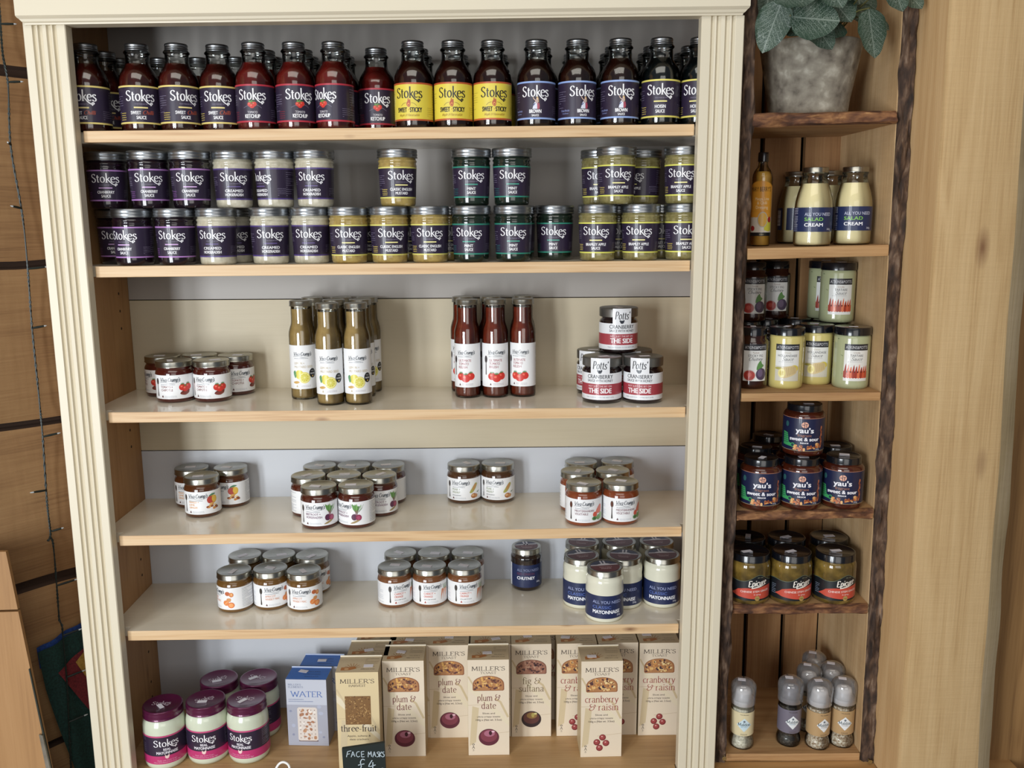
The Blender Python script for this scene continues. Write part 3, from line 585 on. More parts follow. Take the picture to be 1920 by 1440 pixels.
def dressing_label():
    c = Can(); z0, z1, R = 20, 112, 17.4; hw = math.pi * R * .95
    c.poly([(-30, 60)] + [(-30 + 60 * i / 16, 100 + 12 * math.sin(math.pi * i / 16)) for i in range(17)] + [(30, 60)], '#dd9a34', 0)
    c.rect(-30, 24, 30, 60.5, '#dd9a34', 0); c.rect(-30, 24, 30, 50, '#d8cfc0', 1); c.rect(-30, 18, 30, 24, '#17171a', 1); c.poly([(8, 28), (10, 46), (22, 50), (24, 28)], '#d0c848', 2, 2)
    c.text("MARY BERRY'S", 0, 94, 7.6, '#3a2c1c', w=37, bold=.0); c.text('Mango, Lime', 3, 79, 5, '#f0dcb0', w=24, bold=0); c.text('& Chilli', 3, 72, 5, '#f0dcb0', w=17, bold=0); c.text('Dressing', 3, 64.5, 5, '#f0dcb0', w=21, bold=0)
    c.ell(5, 46, 9, 13.5, '#b8b0a4', 3); c.ell(5, 46, 7.6, 12, '#d8a848', 4); c.ell(18, 46, 4, 5, '#a82c2c', 4); c.ell(-13, 31, 4.5, 4.5, '#a82c2c', 4); c.text('250ml', 4, 19.6, 2.4, '#c8b88a', w=8, l=3)
    return c
ITEMS = [
('sauce_bottle','chilli',-0.0004,0.0660,1.2313,-0.00,'sweet chilli sauce bottle leftmost on the top shelf, half hidden by the frame','sauce bottles in the front row of the top shelf'),
('sauce_bottle','chilli',0.0791,0.0710,1.2320,0.36,'second sweet chilli sauce bottle from the left on the top shelf','sauce bottles in the front row of the top shelf'),
('sauce_bottle','chilli',0.1424,0.0725,1.2325,0.59,'third sweet chilli sauce bottle from the left, label turned right','sauce bottles in the front row of the top shelf'),
('sauce_bottle','chilli',0.2047,0.0845,1.2330,0.15,'fourth sweet chilli sauce bottle, directly left of the red-banded ketchups','sauce bottles in the front row of the top shelf'),
('sauce_bottle','ketchup',0.2666,0.0709,1.2336,0.05,'leftmost red-banded tomato ketchup bottle on the top shelf','sauce bottles in the front row of the top shelf'),
('sauce_bottle','ketchup',0.3319,0.0710,1.2341,0.41,'second red-banded tomato ketchup bottle from the left','sauce bottles in the front row of the top shelf'),
('sauce_bottle','ketchup',0.3958,0.0710,1.2347,-0.48,'third tomato ketchup bottle, its label turned far to the left','sauce bottles in the front row of the top shelf'),
('sauce_bottle','ketchup',0.4582,0.1280,1.2352,0.12,'tomato ketchup bottle set back deep beside the yellow-labelled bottles','sauce bottles in the front row of the top shelf'),
('sauce_bottle','sticky',0.5249,0.0710,1.2358,-0.19,'leftmost yellow-labelled sweet and sticky sauce bottle','sauce bottles in the front row of the top shelf'),
('sauce_bottle','sticky',0.5900,0.0710,1.2364,-0.05,'middle one of the three yellow-labelled sauce bottles','sauce bottles in the front row of the top shelf'),
('sauce_bottle','sticky',0.6543,0.0710,1.2369,0.09,'rightmost yellow-labelled sauce bottle, next to the brown sauces','sauce bottles in the front row of the top shelf'),
('sauce_bottle','brown',0.7263,0.0710,1.2375,-0.10,'leftmost blue-banded brown sauce bottle on the top shelf','sauce bottles in the front row of the top shelf'),
('sauce_bottle','brown',0.7935,0.0710,1.2381,0.25,'middle blue-banded brown sauce bottle on the top shelf','sauce bottles in the front row of the top shelf'),
('sauce_bottle','brown',0.8634,0.0670,1.2387,-0.04,'rightmost blue-banded brown sauce bottle, next to the hoisin sauce','sauce bottles in the front row of the top shelf'),
('sauce_bottle','hoisin',0.9301,0.0635,1.2393,-0.18,'dark hoisin sauce bottle standing in full view near the right pilaster','sauce bottles in the front row of the top shelf'),
('sauce_bottle','hoisin',0.9947,0.0635,1.2398,-0.42,'hoisin sauce bottle cut off by the right cream pilaster','sauce bottles in the front row of the top shelf'),
('sauce_bottle','chilli',-0.0004,0.1360,1.2313,0.39,'second-row sauce bottle right behind the leftmost sweet chilli bottle','sauce bottles in the rows behind on the top shelf'),
('sauce_bottle','ketchup',0.2686,0.1360,1.2336,0.24,'second-row bottle behind the leftmost tomato ketchup bottle','sauce bottles in the rows behind on the top shelf'),
('sauce_bottle','ketchup',0.3320,0.1360,1.2342,0.20,'second-row bottle behind the second tomato ketchup bottle','sauce bottles in the rows behind on the top shelf'),
('sauce_bottle','ketchup',0.3954,0.1364,1.2347,0.16,'second-row bottle behind the ketchup whose label is turned left','sauce bottles in the rows behind on the top shelf'),
('sauce_bottle','sticky',0.5276,0.1360,1.2358,0.08,'second-row bottle behind the leftmost yellow-labelled bottle','sauce bottles in the rows behind on the top shelf'),
('sauce_bottle','brown',0.7361,0.1360,1.2376,-0.05,'second-row bottle behind the leftmost brown sauce bottle','sauce bottles in the rows behind on the top shelf'),
('sauce_bottle','brown',0.8643,0.1360,1.2387,-0.13,'second-row bottle behind the rightmost brown sauce bottle','sauce bottles in the rows behind on the top shelf'),
('sauce_bottle','hoisin',0.9299,0.1360,1.2393,-0.17,'second-row bottle behind the hoisin sauce standing in full view','sauce bottles in the rows behind on the top shelf'),
('sauce_bottle','hoisin',0.9946,0.1360,1.2398,-0.21,'second-row bottle behind the hoisin cut off by the pilaster','sauce bottles in the rows behind on the top shelf'),
('sauce_bottle','chilli',-0.0001,0.2005,1.2313,0.38,'back-row bottle in the far left corner of the top shelf','sauce bottles in the rows behind on the top shelf'),
('sauce_bottle','chilli',0.0698,0.2005,1.2319,0.34,'back-row bottle peeping between the second and third sweet chilli bottles','sauce bottles in the rows behind on the top shelf'),
('sauce_bottle','chilli',0.1368,0.2005,1.2325,0.30,'back-row bottle peeping between the third and fourth sweet chilli bottles','sauce bottles in the rows behind on the top shelf'),
('sauce_bottle','chilli',0.2027,0.2005,1.2331,0.26,'back-row bottle peeping right of the fourth sweet chilli bottle','sauce bottles in the rows behind on the top shelf'),
('sauce_bottle','ketchup',0.2661,0.2005,1.2336,0.23,'back-row bottle peeping between the first two ketchup bottles','sauce bottles in the rows behind on the top shelf'),
('sauce_bottle','ketchup',0.3295,0.2005,1.2341,0.19,'back-row bottle peeping between the second and third ketchup bottles','sauce bottles in the rows behind on the top shelf'),
('sauce_bottle','ketchup',0.3929,0.2005,1.2347,0.16,'back-row bottle seen left of the ketchup bottle that is set back','sauce bottles in the rows behind on the top shelf'),
('sauce_bottle','sticky',0.5297,0.2005,1.2358,0.08,'back-row bottle peeping between the first two yellow-labelled bottles','sauce bottles in the rows behind on the top shelf'),
('sauce_bottle','sticky',0.5938,0.2005,1.2364,0.04,'back-row bottle peeping between the last two yellow-labelled bottles','sauce bottles in the rows behind on the top shelf'),
('sauce_bottle','sticky',0.6637,0.2005,1.2370,-0.01,'back-row bottle peeping right of the rightmost yellow-labelled bottle','sauce bottles in the rows behind on the top shelf'),
('sauce_bottle','brown',0.7990,0.2005,1.2381,-0.09,'back-row bottle peeping between the first two brown sauce bottles','sauce bottles in the rows behind on the top shelf'),
('sauce_bottle','brown',0.8634,0.2005,1.2387,-0.12,'back-row bottle peeping left of the rightmost brown sauce bottle','sauce bottles in the rows behind on the top shelf'),
('sauce_bottle','hoisin',0.9308,0.2005,1.2393,-0.16,'back-row bottle peeping left of the fully visible hoisin sauce','sauce bottles in the rows behind on the top shelf'),
('sauce_bottle','hoisin',0.9954,0.2005,1.2398,-0.20,'back-row bottle peeping left of the hoisin at the right pilaster','sauce bottles in the rows behind on the top shelf'),
('squat_jar','cranberry',0.0017,0.1260,1.0174,0.20,'dim cranberry sauce jar in the lower left corner behind a brighter one','lower row of squat jars on the second shelf'),
('squat_jar','cranberry',0.0544,0.0620,1.0178,-0.21,'lower-row cranberry sauce jar second from left, label turned left','lower row of squat jars on the second shelf'),
('squat_jar','cranberry',0.1244,0.0620,1.0181,0.07,'lower-row cranberry sauce jar directly left of the creamed horseradish','lower row of squat jars on the second shelf'),
('squat_jar','horseradish',0.1931,0.0620,1.0184,-0.03,'lower-row creamed horseradish jar beside the cranberry sauce, label turned left','lower row of squat jars on the second shelf'),
('squat_jar','horseradish',0.2032,0.1288,1.0185,0.28,'creamed horseradish jar mostly hidden behind the leftmost lower horseradish','lower row of squat jars on the second shelf'),
('squat_jar','horseradish',0.2785,0.0717,1.0189,0.24,'lower-row creamed horseradish jar in the middle of its kind','lower row of squat jars on the second shelf'),
('squat_jar','horseradish',0.3460,0.0760,1.0192,0.04,'lower-row creamed horseradish jar partly covered by the first mustard','lower row of squat jars on the second shelf'),
('squat_jar','mustard',0.4121,0.0620,1.0195,0.11,'leftmost lower-row english mustard jar, overlapping a horseradish jar','lower row of squat jars on the second shelf'),
('squat_jar','mustard',0.4276,0.1280,1.0196,0.24,'mustard jar hidden behind, between the first and second lower mustards','lower row of squat jars on the second shelf'),
('squat_jar','mustard',0.4797,0.0620,1.0198,0.22,'middle lower-row english mustard jar beneath the lone upper mustard','lower row of squat jars on the second shelf'),
('squat_jar','mustard',0.5022,0.1300,1.0200,0.20,'mustard jar hidden behind, between the second and third lower mustards','lower row of squat jars on the second shelf'),
('squat_jar','mustard',0.5473,0.0620,1.0202,0.07,'rightmost lower-row english mustard jar, next to the green-banded mint','lower row of squat jars on the second shelf'),
('squat_jar','mustard',0.5754,0.1300,1.0203,0.15,'mustard jar hidden behind, between lower mustard and first mint jar','lower row of squat jars on the second shelf'),
('squat_jar','mint',0.6165,0.0620,1.0205,-0.11,'leftmost lower-row mint sauce jar with green bands','lower row of squat jars on the second shelf'),
('squat_jar','mint',0.6874,0.0620,1.0209,-0.02,'middle lower-row mint sauce jar with green bands','lower row of squat jars on the second shelf'),
('squat_jar','mint',0.6957,0.1310,1.0209,-0.03,'mint sauce jar hidden directly behind the middle lower mint jar','lower row of squat jars on the second shelf'),
('squat_jar','mint',0.7600,0.1050,1.0212,-0.15,'darker lower mint sauce jar set back beside the bramley apple sauce','lower row of squat jars on the second shelf'),
('squat_jar','bramley',0.8290,0.0620,1.0216,-0.20,'leftmost lower-row bramley apple sauce jar','lower row of squat jars on the second shelf'),
('squat_jar','bramley',0.8736,0.1300,1.0218,-0.14,'apple sauce jar hidden between the first and second lower bramley jars','lower row of squat jars on the second shelf'),
('squat_jar','bramley',0.9014,0.0620,1.0219,-0.25,'middle lower-row bramley apple sauce jar','lower row of squat jars on the second shelf'),
('squat_jar','bramley',0.9498,0.1300,1.0222,-0.18,'apple sauce jar hidden between the second and third lower bramley jars','lower row of squat jars on the second shelf'),
('squat_jar','bramley',0.9749,0.0660,1.0223,-0.01,'rightmost lower-row bramley apple sauce jar, cut by the right pilaster','lower row of squat jars on the second shelf'),
('squat_jar','cranberry',0.0075,0.0900,1.1100,0.25,'upper cranberry sauce jar, leftmost of the stacked jars','upper row of squat jars on the second shelf'),
('squat_jar','cranberry',0.0838,0.0720,1.1104,0.30,'upper cranberry sauce jar, middle one of three','upper row of squat jars on the second shelf'),
('squat_jar','cranberry',0.1528,0.0700,1.1107,0.25,'upper cranberry sauce jar next to the upper horseradish','upper row of squat jars on the second shelf'),
('squat_jar','horseradish',0.2203,0.0800,1.1111,0.28,'leftmost upper creamed horseradish jar','upper row of squat jars on the second shelf'),
('squat_jar','horseradish',0.2896,0.0780,1.1114,-0.69,'middle upper creamed horseradish jar, its label turned left','upper row of squat jars on the second shelf'),
('squat_jar','horseradish',0.3571,0.0740,1.1117,-0.03,'rightmost upper creamed horseradish jar','upper row of squat jars on the second shelf'),
('squat_jar','mustard',0.4950,0.0720,1.1124,0.31,'lone upper english mustard jar standing on a lower mustard','upper row of squat jars on the second shelf'),
('squat_jar','mint',0.6178,0.0740,1.1130,0.02,'left one of the two upper mint sauce jars','upper row of squat jars on the second shelf'),
('squat_jar','mint',0.6854,0.0720,1.1134,0.03,'right one of the two upper mint sauce jars','upper row of squat jars on the second shelf'),
('squat_jar','bramley',0.8391,0.1266,1.1141,-0.12,'upper bramley apple jar half hidden behind the left of the foremost one','upper row of squat jars on the second shelf'),
('squat_jar','bramley',0.8590,0.0620,1.1142,0.01,'upper bramley apple jar foremost on top of the stack','upper row of squat jars on the second shelf'),
('squat_jar','bramley',0.9132,0.1280,1.1145,-0.80,'dim upper bramley apple jar behind the right of the foremost one','upper row of squat jars on the second shelf'),
('squat_jar','bramley',0.9723,0.0660,1.1148,-0.34,'upper bramley apple jar farthest right, against the right pilaster','upper row of squat jars on the second shelf'),
('relish_jar','chipotle',0.0807,0.1290,0.7739,0.03,'tomato chipotle relish jar at front left, spoon edge visible','tomato chipotle relish jars'),
('relish_jar','chipotle',0.1475,0.1291,0.7740,-0.17,'tomato chipotle relish jar at front right of its group','tomato chipotle relish jars'),
('relish_jar','chipotle',0.0403,0.1860,0.7738,-0.90,'tomato chipotle jar behind at the left, mostly covered','tomato chipotle relish jars'),
('relish_jar','chipotle',0.1044,0.2000,0.7739,0.32,'tomato chipotle jar in the middle of the back row, only lid visible','tomato chipotle relish jars'),
('relish_jar','chipotle',0.1728,0.1915,0.7740,0.49,'tomato chipotle relish jar standing behind at the right','tomato chipotle relish jars'),
('tall_bottle','lemon',0.3097,0.1373,0.7741,0.11,'lemon mustard seed bottle at the left, set slightly back','lemon mustard seed bottles'),
('tall_bottle','lemon',0.3665,0.0835,0.7742,0.07,'front left lemon mustard seed bottle, nearest the shelf edge','lemon mustard seed bottles'),
('tall_bottle','lemon',0.4151,0.0860,0.7742,0.09,'front right lemon mustard seed bottle, nearest the shelf edge','lemon mustard seed bottles'),
('tall_bottle','lemon',0.4128,0.1531,0.7742,0.30,'lemon mustard seed bottle peeping right of the front right one','lemon mustard seed bottles'),
('tall_bottle','lemon',0.4186,0.1997,0.7742,0.34,'lemon mustard seed bottle farthest back at the right','lemon mustard seed bottles'),
('tall_bottle','lemon',0.3658,0.1524,0.7742,0.17,'lemon mustard seed bottle behind the front left one, only cap seen','lemon mustard seed bottles'),
('tall_bottle','lemon',0.3702,0.2039,0.7742,0.17,'lemon mustard seed bottle in the back row centre, only cap seen','lemon mustard seed bottles'),
('tall_bottle','lemon',0.3173,0.2025,0.7741,0.20,'lemon mustard seed bottle in the back row left, only cap seen','lemon mustard seed bottles'),
('tall_bottle','tomato',0.6052,0.1386,0.7744,-0.14,'left tall tomato relish bottle with white label','tall tomato relish bottles'),
('tall_bottle','tomato',0.6552,0.1388,0.7745,0.09,'middle tall tomato relish bottle showing the spoon on its label','tall tomato relish bottles'),
('tall_bottle','tomato',0.7055,0.1438,0.7745,-0.30,'right tall tomato relish bottle with blank label edge','tall tomato relish bottles'),
('tall_bottle','tomato',0.5960,0.1945,0.7744,-0.27,'tall tomato relish bottle peeping behind the left one','tall tomato relish bottles'),
('tall_bottle','tomato',0.6476,0.1980,0.7745,0.00,'tall tomato relish bottle behind the middle one, only cap seen','tall tomato relish bottles'),
('tall_bottle','tomato',0.7074,0.2093,0.7745,-0.03,'tall tomato relish bottle behind the right one, only cap seen','tall tomato relish bottles'),
('honey_jar','potts',0.8432,0.0883,0.7747,-0.22,'lower left honey cranberry jar with red band and grey lid','honey cranberry jars'),
('honey_jar','potts',0.9152,0.0849,0.7747,-0.35,'lower right honey cranberry jar with red band and grey lid','honey cranberry jars'),
('honey_jar','potts',0.8408,0.1685,0.7747,-0.64,'honey cranberry jar behind at the left, partly covered','honey cranberry jars'),
('honey_jar','potts',0.9104,0.1687,0.7747,-0.26,'honey cranberry jar behind at the right, only lid visible','honey cranberry jars'),
('honey_jar','potts',0.8775,0.1374,0.8552,0.06,'honey cranberry jar on top of the four others','honey cranberry jars'),
('relish_jar','mango',0.1116,0.1419,0.5564,-0.01,'mango relish jar in front with price sticker on its lid','mango relish jars'),
('relish_jar','mango',0.0741,0.2000,0.5561,-0.08,'mango relish jar behind at the left in shade','mango relish jars'),
('relish_jar','mango',0.1487,0.1986,0.5566,-0.48,'mango relish jar behind at the right, fruit picture facing front','mango relish jars'),
('relish_jar','beetroot',0.3413,0.0679,0.5577,-0.10,'beetroot horseradish jar front left, leaves cut at label edge','beetroot horseradish jars'),
('relish_jar','beetroot',0.4069,0.0706,0.5581,-0.72,'beetroot horseradish jar front right with whole beetroot picture','beetroot horseradish jars'),
('relish_jar','beetroot',0.3094,0.1351,0.5575,3.21,'beetroot jar second row left, showing the back of its label','beetroot horseradish jars'),
('relish_jar','beetroot',0.3751,0.1349,0.5579,0.17,'beetroot jar second row middle, only lid visible','beetroot horseradish jars'),
('relish_jar','beetroot',0.4406,0.1318,0.5583,0.13,'beetroot horseradish jar second row right','beetroot horseradish jars'),
('relish_jar','beetroot',0.3178,0.2000,0.5576,0.20,'beetroot jar back row left, only lid visible','beetroot horseradish jars'),
('relish_jar','beetroot',0.3834,0.2000,0.5580,0.16,'beetroot jar back row middle, only lid visible','beetroot horseradish jars'),
('relish_jar','beetroot',0.4490,0.2000,0.5584,3.12,'beetroot jar back row right, small print facing front','beetroot horseradish jars'),
('relish_jar','pear',0.5932,0.2000,0.5592,-0.21,'left pear and walnut relish jar','pear and walnut relish jars'),
('relish_jar','pear',0.6588,0.2000,0.5596,-0.27,'right pear and walnut relish jar','pear and walnut relish jars'),
('relish_jar','veg',0.8104,0.0623,0.5605,-0.10,'mediterranean vegetable jar front left','mediterranean vegetable jars'),
('relish_jar','veg',0.8764,0.0645,0.5609,0.12,'mediterranean vegetable jar front right, against the pilaster side','mediterranean vegetable jars'),
('relish_jar','veg',0.8061,0.1356,0.5605,2.51,'mediterranean vegetable jar middle row left','mediterranean vegetable jars'),
('relish_jar','veg',0.8716,0.1366,0.5609,2.46,'mediterranean vegetable jar middle row right, only lid visible','mediterranean vegetable jars'),
('relish_jar','veg',0.8185,0.2000,0.5605,-0.10,'mediterranean vegetable jar back row left, only lid visible','mediterranean vegetable jars'),
('relish_jar','veg',0.8887,0.2000,0.5610,-0.14,'mediterranean vegetable jar back row right, only lid visible','mediterranean vegetable jars'),
('relish_jar','apricot',0.1666,0.1217,0.3799,-0.95,'apricot relish jar front left with the apricot picture facing','apricot relish jars'),
('relish_jar','apricot',0.2317,0.1300,0.3799,0.36,'apricot relish jar front middle with the spoon on its label','apricot relish jars'),
('relish_jar','apricot',0.2963,0.1188,0.3799,-0.04,'apricot relish jar front right','apricot relish jars'),
('relish_jar','apricot',0.1655,0.1996,0.3799,0.29,'apricot relish jar back row left, only lid visible','apricot relish jars'),
('relish_jar','apricot',0.2311,0.2000,0.3799,0.25,'apricot relish jar back row middle, only lid visible','apricot relish jars'),
('relish_jar','apricot',0.2965,0.1953,0.3799,0.52,'apricot relish jar back row right, label edge visible','apricot relish jars'),
('relish_jar','carrot',0.4631,0.1330,0.3800,0.55,'carrot and orange relish jar front left','carrot and orange relish jars'),
('relish_jar','carrot',0.5287,0.1335,0.3800,0.20,'carrot and orange relish jar front middle','carrot and orange relish jars'),
('relish_jar','carrot',0.5943,0.1337,0.3800,0.24,'carrot and orange relish jar front right','carrot and orange relish jars'),
('relish_jar','carrot',0.4671,0.2000,0.3800,0.11,'carrot and orange relish jar back row left','carrot and orange relish jars'),
('relish_jar','carrot',0.5327,0.2000,0.3800,0.07,'carrot and orange relish jar back row middle','carrot and orange relish jars'),
('relish_jar','carrot',0.5983,0.2000,0.3800,-0.27,'carrot and orange relish jar back row right','carrot and orange relish jars'),
('chutney_jar','onion',0.7132,0.1995,0.3801,-0.04,'lone red onion chutney jar with dark blue label',''),
('mayo_jar','mayo',0.8501,0.0625,0.3801,-0.13,'blue-labelled mayonnaise jar foremost near the shelf edge','blue-labelled mayonnaise jars'),
('mayo_jar','mayo',0.8136,0.1206,0.3801,-0.25,'blue-labelled mayonnaise jar left, half covered by the foremost one','blue-labelled mayonnaise jars'),
('mayo_jar','mayo',0.8926,0.1163,0.3802,-0.35,'blue-labelled mayonnaise jar middle, half covered by the foremost one','blue-labelled mayonnaise jars'),
('mayo_jar','mayo',0.9647,0.1194,0.3802,-0.25,'blue-labelled mayonnaise jar right, next to the pilaster','blue-labelled mayonnaise jars'),
('mayo_jar','mayo',0.8215,0.1887,0.3801,-0.10,'blue-labelled mayonnaise jar back row left, only lid visible','blue-labelled mayonnaise jars'),
('mayo_jar','mayo',0.8932,0.1885,0.3802,-0.14,'blue-labelled mayonnaise jar back row middle, only lid visible','blue-labelled mayonnaise jars'),
('mayo_jar','mayo',0.9661,0.1879,0.3802,-0.19,'blue-labelled mayonnaise jar back row right, only lid visible','blue-labelled mayonnaise jars'),
('mayo_big','real',0.0391,0.0614,0.1060,0.40,'purple-lidded mayonnaise jar front left, cut by the picture bottom','purple-lidded mayonnaise jars'),
('mayo_big','real',0.1134,0.0751,0.1060,0.09,'purple-lidded mayonnaise jar front middle','purple-lidded mayonnaise jars'),
('mayo_big','real',0.1890,0.0750,0.1060,-0.17,'purple-lidded mayonnaise jar front right, label turned left','purple-lidded mayonnaise jars'),
('mayo_big','real',0.1153,0.1507,0.1060,0.32,'purple-lidded mayonnaise jar back row left','purple-lidded mayonnaise jars'),
('mayo_big','real',0.1909,0.1534,0.1060,-0.84,'purple-lidded mayonnaise jar back row right','purple-lidded mayonnaise jars'),
('dressing_bottle','mango',1.1235,0.1271,1.0420,-0.39,'yellow mango lime chilli dressing bottle at the bark post',''),
('cream_bottle','salad',1.1966,0.0721,1.0436,-0.29,'left front salad cream bottle with navy label','salad cream bottles'),
('cream_bottle','salad',1.2702,0.0868,1.0452,-0.33,'right front salad cream bottle with navy label','salad cream bottles'),
('cream_bottle','salad',1.2168,0.2265,1.0446,2.17,'salad cream bottle behind the left one','salad cream bottles'),
('cream_bottle','salad',1.2794,0.2265,1.0461,2.13,'salad cream bottle behind the right one','salad cream bottles'),
('holl_jar','holl',1.1676,0.0872,0.7972,-0.22,'hollandaise sauce jar front left with black lid','hollandaise sauce jars'),
('holl_jar','holl',1.2327,0.1246,0.7972,-0.25,'hollandaise sauce jar between the front one and the tartare sauce','hollandaise sauce jars'),
('fig_jar','fig',1.1072,0.0883,0.7972,-0.03,'fig chutney jar in the lower row beside the bark post','fig chutney jars'),
('tartare_jar','tart',1.2819,0.0834,0.7972,-0.08,'pale green tartare sauce jar in the lower row','tartare sauce jars'),
('fig_jar','fig',1.1682,0.2149,0.7972,-0.31,'black-lidded fig chutney jar in the lower back row, right one','fig chutney jars'),
('holl_jar','holl',1.2277,0.2257,0.7972,-0.34,'black-lidded hollandaise jar in the lower back row','hollandaise sauce jars'),
('tartare_jar','tart',1.2819,0.1914,0.7972,-0.37,'black-lidded tartare jar in the lower back row','tartare sauce jars'),
('fig_jar','fig',1.1233,0.1805,0.7972,-0.28,'black-lidded fig chutney jar in the lower back row, left one','fig chutney jars'),
('tartare_jar','tart',1.2805,0.1615,0.9047,-0.17,'upper tartare sauce jar in full view','tartare sauce jars'),
('tartare_jar','tart',1.2805,0.2257,0.9047,-0.16,'upper tartare sauce jar hidden behind another','tartare sauce jars'),
('fig_jar','fig',1.1299,0.1849,0.9047,-0.08,'upper fig chutney jar beside the bark post','fig chutney jars'),
('fig_jar','fig',1.1877,0.2295,0.9047,-0.20,'upper fig chutney jar behind, right of the other upper one','fig chutney jars'),
('sour_jar','sour',1.1229,0.0559,0.5877,-0.20,'sweet and sour jar in the lower row beside the bark post','sweet and sour sauce jars'),
('sour_jar','sour',1.1948,0.0554,0.5885,-0.27,'sweet and sour jar in the lower row under the stacked one','sweet and sour sauce jars'),
('sour_jar','sour',1.2692,0.0558,0.5893,-0.36,'sweet and sour jar in the lower row at the right','sweet and sour sauce jars'),
('sour_jar','sour',1.1346,0.1320,0.5879,-0.29,'sweet and sour jar second row left, in deep shade','sweet and sour sauce jars'),
('sour_jar','sour',1.2100,0.1339,0.5887,-0.34,'sweet and sour jar second row middle, in deep shade','sweet and sour sauce jars'),
('sour_jar','sour',1.2812,0.1280,0.5895,-0.38,'sweet and sour jar second row right, price sticker on black lid','sweet and sour sauce jars'),
('sour_jar','sour',1.1851,0.2198,0.5884,-0.31,'sweet and sour jar farthest back in deep shade','sweet and sour sauce jars'),
('sour_jar','sour',1.2016,0.0758,0.6796,-0.27,'sweet and sour jar stacked on top','sweet and sour sauce jars'),
('ginger_jar','ginger',1.1110,0.0591,0.4132,-0.14,'stem ginger jar at the left, cut by the bark post','stem ginger jars'),
('ginger_jar','ginger',1.1856,0.0570,0.4126,-0.03,'stem ginger jar in the middle front','stem ginger jars'),
('ginger_jar','ginger',1.2655,0.0570,0.4119,-0.08,'stem ginger jar at the right front','stem ginger jars'),
('ginger_jar','ginger',1.1251,0.1324,0.4131,-0.09,'stem ginger jar in the back row left','stem ginger jars'),
('ginger_jar','ginger',1.2001,0.1302,0.4125,-0.13,'stem ginger jar in the back row middle','stem ginger jars'),
('ginger_jar','ginger',1.2806,0.1301,0.4118,-0.17,'stem ginger jar in the back row right','stem ginger jars'),
('grinder','salt',1.1104,0.0567,0.1220,-0.29,'white salt grinder beside the left bark post','salt and pepper grinders'),
('grinder','pepper',1.2011,0.0644,0.1209,-0.19,'black pepper grinder with grey label','salt and pepper grinders'),
('grinder','smoked',1.2522,0.0542,0.1202,-0.02,'smoked salt grinder front left of the brown group','salt and pepper grinders'),
('grinder','smoked',1.2994,0.0602,0.1196,-0.31,'smoked salt grinder front right of the brown group','salt and pepper grinders'),
('grinder','smoked',1.2521,0.1124,0.1202,-0.37,'smoked salt grinder second row left','salt and pepper grinders'),
('grinder','smoked',1.2994,0.1178,0.1196,-0.39,'smoked salt grinder second row right','salt and pepper grinders'),
('grinder','smoked',1.2795,0.1611,0.1199,-0.37,'smoked salt grinder farthest back','salt and pepper grinders'),
]
# ------------------------------------------------------------------ jars and bottles
def mm(*p): return [(a / 1000, b / 1000) for a, b in p]
def cap(name, parent, r, z0, z1, material, ridges=0, bead=.6, n=44):
    """screw or twist lid: skirt with rolled rim, optional thread ridges, stepped top"""
    p = [(r - .4, z0), (r + bead * .6, z0 + .2), (r + bead, z0 + .8), (r + bead * .5, z0 + 1.5), (r, z0 + 1.9)]
    if ridges:
        h = (z1 - 1.4 - z0 - 2) / ridges
        for i in range(ridges):
            a = z0 + 2.2 + i * h; p += [(r - .5, a + h * .15), (r + .25, a + h * .45), (r + .25, a + h * .6), (r - .4, a + h * .95)]
    p += [(r, z1 - 1.4), (r - .5, z1 - .3), (r - 1.4, z1), (r - 3.2, z1), (r - 3.9, z1 - .5), (0, z1 - .5)]
    return obj(name, lathe(mm(*p), n, 50), parent, material)
def sticker(parent, z, seed=0, w=.019, d=.0095):
    o = obj('price_sticker', boxme(-w / 2, w / 2, -d / 2, d / 2, 0, .0003), parent, PRICE)
    o.location = (0, 0, z); return o
def jar_liquid(col, dark=None, scale=60, key=''):
    return speckle(col, [(.32, dark or col), (.62, col)], scale, .16, .8, key='food_' + key, detail=5)
FOOD = dict(cranberry=('#1c0d16', '#0f0a12'), horseradish=('#c8c2ae', '#a9a28c'), mustard=('#ad9658', '#8c7642'), mint=('#1e2a20', '#0c1612'), bramley=('#8f8658', '#696038'))
def jar_body(parent, prof, food, name='glass_jar', n=44): return obj(name, lathe(mm(*prof), n, 50), parent, food)
KINDS = {}
def cone_r(pts):
    def f(v):
        for (z0, r0), (z1, r1) in zip(pts, pts[1:]):
            if v <= z1: t = (v - z0) / (z1 - z0); return r0 + (r1 - r0) * max(0, t)
        return pts[-1][1]
    return f
